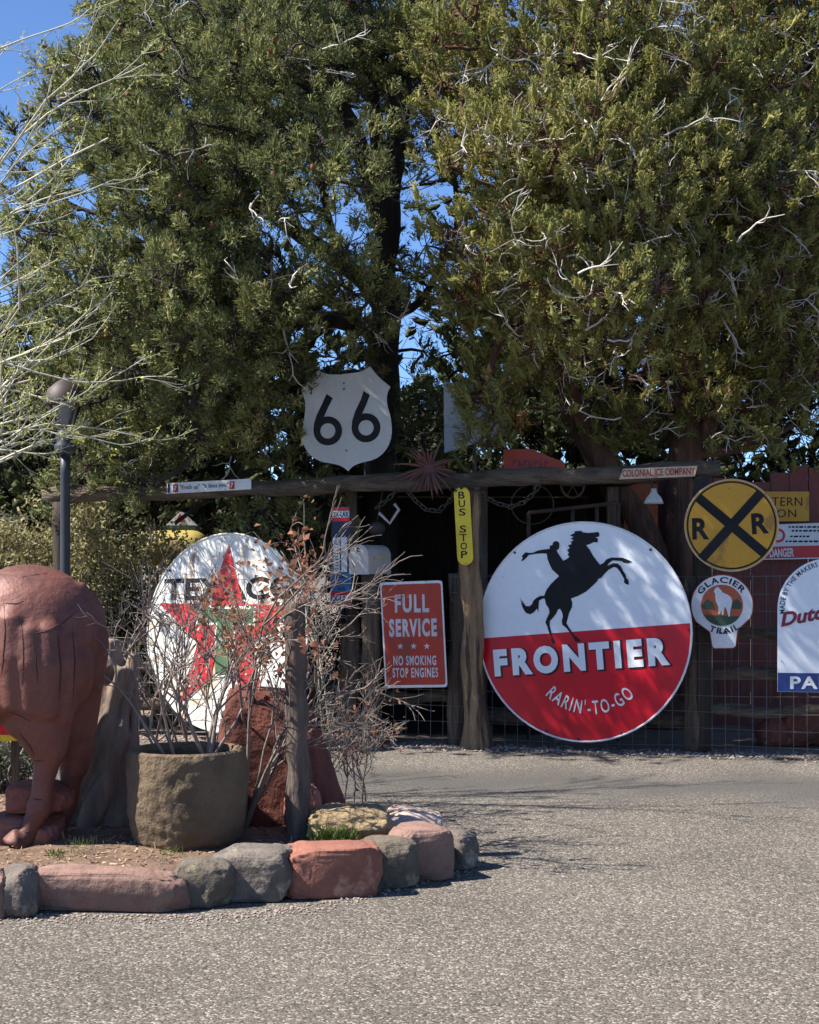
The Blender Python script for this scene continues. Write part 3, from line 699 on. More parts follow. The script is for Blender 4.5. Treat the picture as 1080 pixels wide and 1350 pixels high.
# ------------------------------------------------------------------ mailbox on post
Ym = FY(490) - .12
mp_ = MB().tube(post_pts(490, 757, Ym, 0), [.085] * 15, 14, rough=.2, seed=77)
o = mp_.build('mailbox_post', M['old_wood'], loc=(X(490, Ym), Ym, 0)); tag(o, 'dark wooden post carrying the rounded mailbox', 'post')
c = P(489, 757, Ym); th = R(30)
dx = Vector((math.cos(th), -math.sin(th), 0)); dn = Vector((-math.sin(th), -math.cos(th), 0))
w, hh, LL = .095, .155, .36
outl = [(-w, 0), (w, 0)] + [(w * math.cos(a), hh + w * math.sin(a)) for a in [math.pi * k / 14 for k in range(15)]]
def prism(outl, z0, z1, sc=1.0):
    n = len(outl); vv = []
    cy = (hh + w) / 2
    for zz in (z0, z1): vv += [c + dx * a * sc + Vector((0, 0, cy + (b - cy) * sc + .002)) + dn * zz for a, b in outl]
    return MB().add(vv, [tuple(range(n)), tuple(range(2 * n - 1, n - 1, -1))] + [(i, (i + 1) % n, (i + 1) % n + n, i + n) for i in range(n)])
t = thing('mailbox', 'pale grey rounded-top mailbox on a dark post', 'mailbox', c)
prism(outl, -LL / 2, LL / 2).build('box', M['mailbox'], t, smooth=False)
dd = prism(outl, LL / 2 + .001, LL / 2 + .018, 1.03).build('door', M['mailbox'], t, smooth=False)
MB().tube([c + dn * (LL / 2 + .02) + Vector((0, 0, .22)), c + dn * (LL / 2 + .045) + Vector((0, 0, .225)), c + dn * (LL / 2 + .045) + Vector((0, 0, .20)), c + dn * (LL / 2 + .02) + Vector((0, 0, .195))], .006, 8).build('latch', M['rust'], dd)
fl = Matrix.Translation(c + dx * (w + .008) + dn * .02 + Vector((0, 0, .145))) @ Matrix.Rotation(-th, 4, 'Z')
MB().box((0, 0, 0), (.006, .17, .03), M4=fl).build('flag', M['cream'], t, smooth=False)
#==SIGNS==
# ------------------------------------------------------------------ Frontier sign
S = Sign('round_sign', 'huge round white and red FRONTIER sign with black horse and rider', 'sign', 768, 833, FY(768) - .22, R(22), R(1.5))
Rf = 144.5 / F * S.c.y
S.plate('panel', S.disc(Rf), M['white'], .012)
S.rim(Rf, M['soft_white'], .009)
a0 = S.L(630, 842); a1 = S.L(905, 822)
an0 = math.atan2(a0[1], a0[0]) % (2 * math.pi); an1 = math.atan2(a1[1], a1[0])
an1 = an1 + 2 * math.pi if an1 < an0 else an1
seg_ = [((Rf - .006) * math.cos(an0 + (an1 - an0) * k / 60), (Rf - .006) * math.sin(an0 + (an1 - an0) * k / 60)) for k in range(61)]
S.sheet('red_field', seg_, M['red'], 1)
H7 = [(705,125),(695,115),(660,120),(625,122),(590,118),(575,108),(545,108),(525,112),(530,122),(495,140),(520,150),(500,165),(522,172),(500,188),(510,200),(480,212),(495,228),(475,245),(488,262),(478,278),(492,292),(470,310),(448,320),(430,295),(410,265),(400,245),(413,240),(420,220),(420,195),(408,182),(390,180),(375,190),(370,210),(352,212),(352,235),(310,240),(270,246),(235,262),(205,265),(190,262),(178,260),(152,288),(160,300),(145,325),(165,318),(185,300),(200,280),(245,272),(300,268),(330,270),(335,305),(350,345),(370,385),(400,412),(418,430),(385,460),(360,485),(330,525),(315,560),(312,570),(285,570),(255,585),(235,605),(225,630),(205,645),(180,642),(150,600),(160,640),(140,582),(155,645),(165,665),(180,690),(210,702),(235,690),(262,660),(270,690),(272,640),(275,605),(300,590),(315,590),(325,630),(345,660),(350,690),(330,730),(320,760),(335,790),(345,830),(358,860),(362,890),(372,910),(395,905),(385,880),(372,860),(362,825),(352,785),(352,750),(375,725),(395,700),(412,665),(425,662),(440,690),(445,715),(438,745),(440,775),(470,800),(495,830),(515,860),(535,895),(555,900),(572,890),(555,870),(525,850),(505,820),(485,790),(470,765),(478,735),(490,690),(510,650),(512,620),(502,590),(555,570),(610,540),(660,495),(690,465),(695,450),(720,440),(735,420),(770,385),(805,365),(825,368),(850,395),(870,430),(882,450),(880,475),(895,488),(915,490),(912,460),(895,440),(892,420),(875,395),(858,360),(835,340),(805,338),(760,358),(775,335),(800,318),(860,322),(880,335),(910,338),(937,326),(900,310),(870,298),(790,297),(755,310),(735,335),(710,348),(690,325),(660,285),(635,240),(610,210),(640,200),(665,188),(692,190),(695,165),(678,155),(690,150),(703,148)]
S.sheet('horse_and_rider', S.px([(660 + u / 5.4, 680 + v / 5.4) for u, v in H7]), M['black'], 2)
S.text('FRONTIER', (654, 895), (888, 879), 40, M['dark_outline'], 3, off=.082, space=1.36)
S.text('FRONTIER', (653, 892.5), (884, 877), 37, M['white'], 4, off=.060, space=1.36)
C0 = S.L(771, 858)
def ang(px, py, c): q = S.L(px, py); return math.degrees(math.atan2(q[1] - c[1], q[0] - c[0]))
rr_ = .545
cc = (S.L(776, 942)[0], S.L(776, 942)[1] + rr_)
S.arctext("RARIN'-TO-GO", rr_, 225 + 2, 320 - 4, .118, M['soft_white'], 3, .012, c=cc, bottom=True, space=1.25)
S.bolts([(Rf * .975 * math.cos(R(a)), Rf * .975 * math.sin(R(a))) for a in (132, 50, 178, 2, 250, 292, 268)], .011)

# ------------------------------------------------------------------ Texaco sign
S = Sign('round_sign', 'large worn white TEXACO disc with red star and green letter T', 'sign', 297, 834, 13.25, R(30), R(4))
Rt = 131 / F * S.c.y
S.plate('panel', S.disc(Rt), M['white_old'], .012); S.rim(Rt, M['white_old'], .009)
S.text('TEXACO', (216, 792), (392, 790), 30, M['black'], 1, off=.03)
st_ = [((.90 if k % 2 == 0 else .36) * Rt * math.cos(R(90 + 36 * k)), (.90 if k % 2 == 0 else .36) * Rt * math.sin(R(90 + 36 * k))) for k in range(10)]
S.sheet('star', st_, M['red_worn'], 2)
def Tpoly(g): return [(-.34 - g, .24 + g), (.34 + g, .24 + g), (.34 + g, .10 - g), (.10 + g, .10 - g), (.10 + g, -.42 - g), (-.10 - g, -.42 - g), (-.10 - g, .10 - g), (-.34 - g, .10 - g)]
S.sheet('letter_outline', [(a * Rt, b * Rt) for a, b in Tpoly(.028)], M['white_old'], 3)
S.sheet('lettering', [(a * Rt, b * Rt) for a, b in Tpoly(0)], M['green'], 4)
S.bolts([(Rt * .97 * math.cos(R(a)), Rt * .97 * math.sin(R(a))) for a in (70, 140, 215, 300, 20)], .012)

# ------------------------------------------------------------------ 66 shield
S = Sign('shield_sign', 'grey-white shield sign with black number 66 above the beam', 'sign', 457, 552, FY(457) - .05, R(8))
sh = [(627,205),(660,165),(697,122),(730,137),(780,140),(830,134),(880,127),(915,105),(950,150),(1000,190),(985,220),(985,265),(1000,310),(1007,370),(1000,420),(975,465),(935,495),(880,507),(845,520),(823,543),(795,522),(760,512),(710,505),(665,480),(635,435),(630,380),(640,320),(645,265),(637,230)]
z4 = lambda u, v: (200 + u / 3.176, 450 + v / 3.176)
def chaikin(pts, keep):
    out = []
    n = len(pts)
    for i in range(n):
        a, b = pts[i], pts[(i + 1) % n]
        ka, kb = i in keep, (i + 1) % n in keep
        out.append(a if ka else (a[0] * .75 + b[0] * .25, a[1] * .75 + b[1] * .25))
        if not kb: out.append((a[0] * .25 + b[0] * .75, a[1] * .25 + b[1] * .75))
    return out
shp = chaikin(sh, {0, 2, 7, 9, 19})
S.plate('panel', S.px([z4(*p) for p in shp]), M['grey_white'], .01)
for cx_, cy_, tx, ty in ((738, 375, 735, 220), (898, 362, 890, 207)):
    c2 = S.L(*z4(cx_, cy_)); k = S.c.y / F / 3.176
    S.ring('lettering', 32 * k, 61 * k, M['black'], 1, 40, c2)
    stem = [(cx_ - 61, cy_ + 2), (cx_ - 58, cy_ - 30), (cx_ - 45, cy_ - 70), (cx_ - 22, cy_ - 118), (tx - 2, ty), (tx + 24, ty + 18), (cx_ + 2, cy_ - 100), (cx_ - 20, cy_ - 50), (cx_ - 30, cy_ - 15), (cx_ - 32, cy_)]
    S.sheet('lettering', S.px([z4(*p) for p in stem]), M['black'], 1.4)
S.bolts([S.L(*z4(805, 175)), S.L(*z4(816, 458)), S.L(*z4(806, 200))], .008)
# post that carries the shield
q = P(457, 612, FY(457) + .0)
MB().tube([S.W(0, -.36, -.03), S.W(0, .25, -.03)], .018, 8).build('bracket', M['iron'], S.o)

# ------------------------------------------------------------------ FULL SERVICE
S = Sign('rectangular_sign', 'red FULL SERVICE no smoking sign with white border beside the mailbox post', 'sign', 546, 836, FY(546) - .20, R(14))
def rounded(c4, r):
    out = []
    for i in range(4):
        p = Vector(c4[i]); a = (Vector(c4[i - 1]) - p).normalized(); b = (Vector(c4[(i + 1) % 4]) - p).normalized()
        for k in range(6):
            f = k / 5; out.append(tuple(p + a * r * (1 - f) ** 2 + b * r * f ** 2))
    return out
q4 = S.px([(501, 768), (583, 765), (590, 906), (508, 907)])
S.plate('panel', rounded(q4, .03), M['soft_white'], .01)
cq = sum((Vector(p) for p in q4), Vector((0, 0))) / 4
S.sheet('red_field', rounded([tuple(Vector(p) + (cq - Vector(p)).normalized() * .026) for p in q4], .025), M['red_orange'], 1)
S.text('FULL', (521, 808), (566, 807.5), 24, M['lilac_white'], 2, off=.04, space=1.22)
S.text('SERVICE', (513.5, 840), (576.5, 839), 24, M['lilac_white'], 2, off=.045, space=1.22)
for sx_ in (528, 545.5, 563):
    c2 = S.L(sx_, 852); rs = 4.6 / F * S.c.y
    S.sheet('star', [(c2[0] + rs * (1 if k % 2 == 0 else .4) * math.cos(R(90 + 36 * k)), c2[1] + rs * (1 if k % 2 == 0 else .4) * math.sin(R(90 + 36 * k))) for k in range(10)], M['lilac_white'], 2)
S.text('NO SMOKING', (519, 877.5), (575.5, 877), 13, M['lilac_white'], 2, off=.03, space=1.2)
S.text('STOP ENGINES', (518, 893.5), (578, 893), 13, M['lilac_white'], 2, off=.03, space=1.2)
S.bolts([S.L(545, 770), S.L(549, 902)], .0045)

# ------------------------------------------------------------------ BUS STOP strip
S = Sign('strip_sign', 'narrow yellow vertical BUS STOP sign on the timber pole', 'sign', 611, 693, Yp - .115, R(10))
ax = [(609, 652), (613, 736)]
outl = []
w_ = 10.5
for k in range(9): a = math.pi + math.pi * k / 8; outl.append((609 - w_ * math.cos(a - math.pi), 652 - 10 * math.sin(a - math.pi)))
for k in range(9): a = math.pi * k / 8; outl.append((613.5 + w_ * math.cos(a), 735 + 10 * math.sin(a)))
S.plate('panel', S.px(outl), M['bus_yellow'], .008)
for i, chh in enumerate('BUS STOP'):
    if chh == ' ': continue
    x_ = 608.6 + i * .52; y_ = 657.5 + i * 11.2
    S.text(chh, (x_ - 4.2, y_), (x_ + 4.2, y_ - .2), 9.4, M['black'], 1, off=.012)
S.bolts([S.L(608, 644), S.L(614, 743)], .005)

# ------------------------------------------------------------------ COLONIAL ICE COMPANY
q = beamz(868)
S = Sign('strip_sign', 'small cream COLONIAL ICE COMPANY sign with red letters on the beam', 'sign', 868, 624, q.y - .13, R(14))
S.plate('panel', S.px([(816, 632), (822, 618), (920, 614), (916, 628)]), M['cream'], .01)
S.text('COLONIAL ICE COMPANY', (821, 629), (916.5, 625.5), 9.6, M['sign_red'], 1, off=.02)

# ------------------------------------------------------------------ railroad crossing
S = Sign('round_sign', 'round yellow railroad crossing sign with black X and two letters R', 'sign', 964.5, 692.5, FY(964) - .16, R(8))
Rr = 60.5 / F * S.c.y
S.plate('panel', S.disc(Rr), M['yellow'], .004); S.rim(Rr, M['cream'], .005)
S.ring('border', Rr * .925, Rr * .962, M['black'], 1)
for (a, b) in (((921, 656), (1008.5, 730)), ((1003, 650), (925, 737))):
    A = Vector(S.L(*a)); B = Vector(S.L(*b)); d = (B - A).normalized(); e = Vector((-d.y, d.x)) * .038
    lay = 1.6 if a[0] < 950 else 1.9
    A = -d * 0 + A; 
    S.sheet('crossbar', [tuple(A + e), tuple(B + e), tuple(B - e), tuple(A - e)], M['black'], lay)
S.text('R', (913, 711.5), (935.5, 711), 28.5, M['black'], 1, off=.035)
S.text('R', (992, 704.5), (1014.5, 703), 27.5, M['black'], 1, off=.035)
S.bolts([S.L(961.5, 644), S.L(966, 742)], .004)

# ------------------------------------------------------------------ GLACIER TRAIL
S = Sign('round_sign', 'small round GLACIER TRAIL sign with white goat hung on the fence', 'sign', 952, 798, FY(952) - .14, R(14))
Rg = 40 / F * S.c.y
tab = [S.L(*p) for p in ((984, 813), (973, 830), (970, 852), (967, 854.5), (942, 855), (939, 852), (936, 833), (922, 818))]
ang0 = math.atan2(tab[0][1], tab[0][0]); ang1 = math.atan2(tab[-1][1], tab[-1][0]) % (2 * math.pi)
arc = [(Rg * math.cos(ang1 + (ang0 + 0 - ang1) * k / 48), Rg * math.sin(ang1 + (ang0 - ang1) * k / 48)) for k in range(49)]
S.plate('panel', arc + tab[1:-1], M['soft_white'], .008)
MB().tube([S.W(a, b, 0) for a, b in arc + tab[1:-1]], .004, 6, closed=True).build('rim', M['orange'], S.o)
r_in = .68 * Rg
S.sheet('emblem_field', S.disc(r_in, 48), M['orange'], 1)
low = [(r_in * math.cos(R(a)), r_in * math.sin(R(a))) for a in range(208, 333, 6)]
S.sheet('hillside', low, M['dark_green'], 2)
S.sheet('hillside', [(-.64 * Rg, .0), (-.5 * Rg, .2 * Rg), (-.3 * Rg, .1 * Rg), (-.2 * Rg, -.15 * Rg), (-.62 * Rg, -.12 * Rg)], M['dark_green'], 2)
S.sheet('hillside', [(.64 * Rg, .05 * Rg), (.5 * Rg, .22 * Rg), (.35 * Rg, .12 * Rg), (.3 * Rg, -.12 * Rg), (.62 * Rg, -.12 * Rg)], M['dark_green'], 2)
gz = lambda u, v: (880 + u / 5.4, 620 + v / 5.4)
goat = [(345,835),(360,830),(375,845),(395,870),(430,885),(455,905),(462,935),(455,970),(448,1000),(446,1040),(435,1042),(425,1000),(412,970),(405,985),(400,1030),(388,1030),(385,990),(375,1025),(362,1025),(365,980),(355,950),(345,930),(340,880),(330,860)]
S.sheet('goat', S.px([gz(*p) for p in goat]), M['soft_white'], 3)
S.arctext('GLACIER', .735 * Rg, 152, 32, .20 * Rg, M['black'], 1, .025, name='lettering', space=1.15)
S.arctext('TRAIL', .945 * Rg, 242, 308, .20 * Rg, M['black'], 1, .025, bottom=True, space=1.15)
S.sheet('arrow', S.px([(946.5, 834.5), (950, 833), (950, 834.2), (957, 834.2), (957, 833), (960.5, 834.5), (957, 836.3), (957, 835.2), (950, 835.2), (950, 836.3)]), M['black'], 1)

# ------------------------------------------------------------------ paint sign
S = Sign('arched_sign', 'arch-topped white paint sign with maroon script and blue base band', 'sign', 1094, 824, FY(1094) - .18, R(10))
kx = S.c.y / F; hw = 67 * kx; ctr = S.L(1094, 803); bl = S.L(1027.5, 912)[1]
arch = [(ctr[0] + hw * math.cos(math.pi * k / 40), ctr[1] + hw * math.sin(math.pi * k / 40)) for k in range(41)] + [(ctr[0] - hw, bl), (ctr[0] + hw, bl)]
S.plate('panel', arch, M['white'], .012)
bt = S.L(1027.5, 887)[1]
S.sheet('blue_band', [(ctr[0] - hw + .002, bt), (ctr[0] + hw - .002, bt), (ctr[0] + hw - .002, bl + .002), (ctr[0] - hw + .002, bl + .002)], M['blue'], 1)
S.text('PAINTS', (1042, 908.5), (1146, 908.5), 17, M['soft_white'], 2, off=.03, space=1.15)
S.arctext('MADE BY THE MAKERS OF', hw * .86, 186, 92, hw * .10, M['navy'], 1, .02, c=ctr, space=1.1)
S.arctext('DUTCH BOY WHITE LEAD', hw * .86, 86, -6, hw * .10, M['navy'], 1, .02, c=ctr, space=1.1)
S.text('Dutch Boy', (1031, 832), (1157, 808), 24, M['maroon'], 2, off=.035, shear=.35)
S.bolts([S.L(1031, 872), S.L(1157, 872)], .0045)

# ------------------------------------------------------------------ thermometer sign
S = Sign('thermometer_sign', 'narrow blue, white and red EX-LAX thermometer sign left of the mailbox', 'sign', 450, 735, FY(450) - .02, R(8))
S.plate('panel', S.px([(438, 668), (461, 668), (464, 798), (435, 800)]), M['navy'], .012)
S.sheet('band', S.px([(438.5, 668.6), (460.5, 668.6), (460.6, 673), (438.4, 673)]), M['red'], 1)
S.sheet('band', S.px([(438.5, 673.6), (460.5, 673.4), (460.6, 682), (438.4, 682.4)]), M['soft_white'], 1)
S.text('EX-LAX', (440, 681.5), (460, 681.3), 7, M['navy'], 2, off=.03)
S.sheet('band', S.px([(438.5, 683), (460.6, 682.6), (460.8, 687), (438.4, 687.4)]), M['red'], 1)
S.sheet('thermometer_face', S.px([(439, 709), (457.5, 708), (458, 754), (440, 755)]), M['soft_white'], 1)
S.sheet('thermometer_tube', S.px([(448, 711), (449.4, 711), (449.6, 752), (448.2, 752)]), M['black'], 2)
for k in range(10):
    S.sheet('tick', S.px([(442, 713 + k * 4), (446, 713 + k * 4), (446, 714 + k * 4), (442, 714 + k * 4)]), M['black'], 2)
S.sheet('blue_panel', S.px([(439, 755.5), (460, 755), (463, 758), (463.5, 779), (436, 780), (436.4, 759)]), M['light_blue'], 1)
S.text('Keep', (443, 764), (455, 763.5), 6, M['navy'], 2, off=.02)
S.text('"Regular"', (438.5, 771.5), (461, 771), 6, M['navy'], 2, off=.02)
S.text('with', (445, 778), (455, 777.8), 4.5, M['navy'], 2, off=.02)
S.sheet('band', S.px([(435.8, 780.4), (463.5, 779.4), (463.6, 784), (435.6, 785)]), M['red'], 1)
S.sheet('band', S.px([(435.6, 785.4), (463.6, 784.4), (463.7, 793), (435.4, 794)]), M['soft_white'], 1)
S.text('EX-LAX', (437, 793), (462.5, 792.3), 7.4, M['navy'], 2, off=.03)
S.sheet('band', S.px([(435.4, 794.4), (463.7, 793.4), (463.9, 797.6), (435.2, 799)]), M['red'], 1)

# ------------------------------------------------------------------ soda strip on the beam
q = beamz(275)
S = Sign('strip_sign', 'long narrow white soda sign with red emblems at the far beam end', 'sign', 275, 642, q.y - .15, R(14))
S.plate('panel', S.px([(220, 637), (331, 631), (331, 645), (220, 651)]), M['soft_white'], .012)
S.sheet('blue_border', S.px([(221.2, 638), (224, 637.8), (224, 649.8), (221.2, 650)]), M['navy'], 1)
for a in (231.5, 306):
    y0 = 643.6 - (a - 231) * .054
    S.sheet('emblem', S.px([(a - 3.4, y0 - 4.8), (a + 3.4, y0 - 5.1), (a + 3.4, y0 + 5), (a - 3.4, y0 + 5.3)]), M['sign_red'], 1)
    S.text('7', (a - 2, y0 + 3.4), (a + 2, y0 + 3.2), 6.5, M['soft_white'], 2, off=.02)
S.text('"Fresh up"', (237.5, 647.2), (263.5, 645.8), 7.6, M['navy'], 1, off=.01)
S.text('"It likes you"', (267, 645.4), (301, 643.6), 7.6, M['navy'], 1, off=.01)

#==BACKDROP==
# ------------------------------------------------------------------ red board wall and its signs
wall = thing('board_wall', 'dark red painted board wall behind the railroad and paint signs', 'wall', (X(980, 14.6), 14.6, 0))
for k in range(22):
    xx = X(838, 14.6) + k * .185; hgt = 2.42 + .09 * math.sin(k * .9) + random.uniform(-.02, .02)
    MB().box((xx + .09, 14.6 + random.uniform(-.008, .008), hgt / 2), (.178, .03, hgt)).build('board', M['red_board'], wall, smooth=False)
for z in (.5, 1.9):
    MB().box((X(838, 14.6) + 2.03, 14.65, z), (4.07, .05, .1)).build('batten', M['red_board'], wall, smooth=False)
S = Sign('rectangular_sign', 'yellow WESTERN UNION sign on the red wall partly behind the railroad sign', 'sign', 1024, 668, 14.5, R(2))
S.plate('panel', S.px([(975, 648), (1067, 648), (1067, 687), (975, 688)]), M['yellow'], .01)
S.text('WESTERN', (984, 667), (1058, 667), 11.5, M['black'], 1, off=.0, space=1.1)
S.text('UNION', (993, 682), (1050, 682), 10.5, M['black'], 1, off=.0, space=1.1)
S = Sign('rectangular_sign', 'white warning sign with red DANGER band on the red wall', 'sign', 1060, 714, 14.45, R(2))
S.plate('panel', S.px([(1006, 692), (1118, 688), (1118, 736), (1004, 738)]), M['soft_white'], .01)
S.sheet('red_band', S.px([(1005, 721), (1117.6, 718), (1117.6, 734), (1004.6, 736.6)]), M['red'], 1)
S.text('DANGER', (1015, 735), (1047, 734), 11.5, M['soft_white'], 2, off=.03)
S.ring('emblem', 6 * S.c.y / F, 9.5 * S.c.y / F, M['red'], 1, 24, S.L(1026, 706))
for y_, a, b in ((694, 1040, 1100), (699, 1044, 1096), (706.5, 1042, 1066), (713, 1036, 1094)):
    xx = a
    while xx < b:
        L = random.uniform(2, 6); S.sheet('print_line', S.px([(xx, y_ - .3), (xx + L, y_ - .5), (xx + L, y_ + 1.8), (xx, y_ + 2)]), M['black'], 1); xx += L + 1.6

# ------------------------------------------------------------------ shed added behind the fence to make deep shade
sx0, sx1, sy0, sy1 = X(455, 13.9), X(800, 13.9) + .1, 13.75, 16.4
shed = thing('shade_shed', 'dark open-fronted wooden shed added behind the fence for its shade', 'shed', ((sx0 + sx1) / 2, sy1, 0))
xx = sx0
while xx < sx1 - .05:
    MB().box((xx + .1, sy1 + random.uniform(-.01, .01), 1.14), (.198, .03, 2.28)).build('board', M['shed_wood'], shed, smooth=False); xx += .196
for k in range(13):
    MB().box((sx0 - .02, sy0 + .1 + k * .2, 1.14), (.03, .1995, 2.28)).build('board', M['shed_wood'], shed, smooth=False)  # left wall added to stop sun slanting in under the roof
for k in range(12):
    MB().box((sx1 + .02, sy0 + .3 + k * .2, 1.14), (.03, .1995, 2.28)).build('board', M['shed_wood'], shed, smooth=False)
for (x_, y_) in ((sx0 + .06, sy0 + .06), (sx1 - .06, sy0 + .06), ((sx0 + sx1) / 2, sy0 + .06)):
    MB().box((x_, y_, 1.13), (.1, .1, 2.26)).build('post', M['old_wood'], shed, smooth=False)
MB().box(((sx0 + sx1) / 2, (sy0 + sy1) / 2, 2.32), (sx1 - sx0 + .3, sy1 - sy0 + .3, .06)).build('roof', M['shed_wood'], shed, smooth=False)  # roof put in to keep the space beneath it in shade
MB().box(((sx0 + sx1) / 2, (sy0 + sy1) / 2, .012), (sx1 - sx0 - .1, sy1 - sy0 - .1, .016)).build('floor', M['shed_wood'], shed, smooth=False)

def pipeset(name, label, cat, segs, mat, r=.014, group=None, part='bar', loc=None):
    pts_all = [Vector(p) for s_ in segs for p in s_]
    zb = min(p.z for p in pts_all); c_ = sum(pts_all, Vector()) / len(pts_all)
    t = thing(name, label, cat, loc or (c_.x, c_.y, zb), group)
    for s_ in segs: MB().tube(s_, r, 8).build(part, M[mat], t)
    return t
Yb = 13.35
fr = lambda px, py: P(px, py, Yb)
pipeset('iron_bedstead', 'rusty iron bed frame standing behind the horse sign', 'frame', [[fr(697, 676), Vector((fr(697, 676).x, Yb, 0))], [fr(697, 676), fr(815, 663)], [Vector((fr(815, 663).x, Yb, 0)), fr(815, 663)], [fr(755, 620 + 52), Vector((fr(755, 670).x, Yb, .0))], [fr(787, 668), Vector((fr(787, 668).x, Yb, 0))]], 'rust', .018)
hp = [P(755 + 15 * math.cos(a), 640 + 16 * math.sin(a), Yb - .05) for a in [2 * math.pi * k / 28 for k in range(28)]]
t = thing('handwheel_ornament', 'small rusty iron wheel hung under the log beam', 'wheel', P(755, 656, Yb - .05))
MB().tube(hp, .011, 8, closed=True).build('rim', M['rust'], t)
for a in (0, 60, 120):
    MB().tube([P(755 + 15 * math.cos(R(a)), 640 + 16 * math.sin(R(a)), Yb - .05), P(755 - 15 * math.cos(R(a)), 640 - 16 * math.sin(R(a)), Yb - .05)], .006, 6).build('spoke', M['rust'], t)
MB().tube([P(755, 640, Yb - .05), P(755, 618, Yb - .05)], .006, 6).build('hanger', M['rust'], t)
hp = [P(702 + 28 * math.cos(a), 665 + 26 * math.sin(a), Yb + .3) for a in [2 * math.pi * k / 36 for k in range(36)]]
o = MB().tube(hp, .007, 6, closed=True).build('iron_hoop', M['iron'], loc=P(702, 691, Yb + .3)); tag(o, 'thin iron hoop hanging in the dark shed mouth', 'hoop')
# old seat / harness irons beside the mailbox
o = MB().tube([P(500, 676, 13.2), P(514, 690, 13.2), P(526, 672, 13.2), P(520, 664, 13.2)], .014, 8).build('bent_pipe', M['mailbox'], loc=P(514, 690, 13.2)); tag(o, 'bent pale pipe hanging from the chain above the mailbox', 'pipe')
t = thing('pulley', 'old dark round pulley hanging behind the mailbox', 'pulley', P(497, 702, 13.45))
MB().sphere(P(497, 697, 13.45), (.075, .05, .065), 18, 12).build('drum', M['iron'], t)
MB().tube([P(497, 690, 13.45), P(505, 645, 13.4)], .008, 6).build('cord', M['iron'], t)
# hanging lamp at the rust panel
t = thing('hanging_lamp', 'white enamel shaded lamp hanging under the beam by the juniper trunk', 'lamp', P(862, 663, 13.0))
c = P(862, 664, 13.0)
MB().lathe([(.085, 0), (.065, .05), (.03, .09), (.022, .13)], c, 20).build('shade', M['lampwhite'], t)
MB().tube([c + Vector((0, 0, .13)), P(857, 632, 13.0)], .006, 6).build('cord', M['iron'], t)
o = MB().box(P(845, 715, 14.35), (.32, .03, 1.1)).build('rust_panel', M['rust_panel'], loc=P(845, 790, 14.35), smooth=False)
tag(o, 'rusty orange steel sheet standing behind the leaning juniper trunk', 'panel')
for v in o.data.vertices: v.co.z += 0 if v.co.z > .2 else -(o.location.z + v.co.z) + .0
# pale panels above the beam
q = beamz(625)
S = Sign('metal_panel', 'faded pale blue-grey blank sign hanging over the beam under juniper sprays', 'sign', 625, 550, q.y + .25, R(12))
S.plate('panel', S.px([(585, 503), (664, 512), (664, 573), (586, 597)]), M['panel'], .01)
MB().tube([S.W(0, -.1, -.03), S.W(0, -.78, -.03)], .018, 8).build('stake', M['iron'], S.o)
S = Sign('arrow_sign', 'orange-red slanted sign with worn letters just above the beam', 'sign', 705, 603, q.y + .5, R(5))
S.plate('panel', S.px([(664, 592), (700, 592), (745, 610), (745, 625), (664, 625)]), M['red_orange'], .015)
for k in range(7):      # lettering too worn and shaded to read
    x_ = 676 + k * 7; y_ = 605.5 + k * .3
    S.sheet('worn_letter', S.px([(x_, y_), (x_ + 2, y_), (x_ + 2, y_ + 4), (x_ + 4.6, y_ + 4), (x_ + 4.6, y_ + 9.5), (x_, y_ + 9.5)] if k % 2 else [(x_, y_), (x_ + 4.6, y_), (x_ + 4.6, y_ + 4.5), (x_ + 2, y_ + 4.5), (x_ + 2, y_ + 9.5), (x_, y_ + 9.5)]), M['maroon'], 1)
MB().tube([S.W(0, -.1, -.03), S.W(0, -.3, -.03)], .018, 8).build('stake', M['iron'], S.o)

# ------------------------------------------------------------------ things at far left
Yl = 12.4; LS = 1.17
lb = Vector((X(86, Yl), Yl, 0))
t = thing('lamp_post', 'dark metal lamp post with brown hooded lantern on the left', 'lamp post', lb)
zt = Zh(600, Yl)
MB().lathe([(.08, 0), (.07, .3), (.047, .34), (.039, zt - .15), (.042, zt)], lb, 18).build('pole', M['lamp_metal'], t)
MB().lathe([(r_ * LS, zt + (z_ - zt) * LS) for r_, z_ in [(.04, zt), (.075, zt + .03), (.075, zt + .07), (.05, zt + .10), (.06, zt + .14), (.05, zt + .17), (.03, zt + .2)]], lb, 20).build('collar', M['lamp_metal'], t)
MB().lathe([(r_ * LS, zt + (z_ - zt) * LS) for r_, z_ in [(.05, zt + .19), (.085, zt + .34), (.085, zt + .35)]], lb, 20).build('globe', M['glass'], t)
for k in range(4):
    a = math.pi / 4 + k * math.pi / 2
    MB().tube([lb + Vector((.05 * LS * math.cos(a), .05 * LS * math.sin(a), zt + .18 * LS)), lb + Vector((.125 * LS * math.cos(a), .125 * LS * math.sin(a), zt + .36 * LS))], .01, 6).build('cage_bar', M['lamp_metal'], t)
MB().lathe([(r_ * LS, zt + (z_ - zt) * LS) for r_, z_ in [(.145, zt + .345), (.15, zt + .37), (.12, zt + .46), (.06, zt + .51), (.02, zt + .53), (.01, zt + .57)]], lb, 24).build('hood', M['lamp_brown'], t)

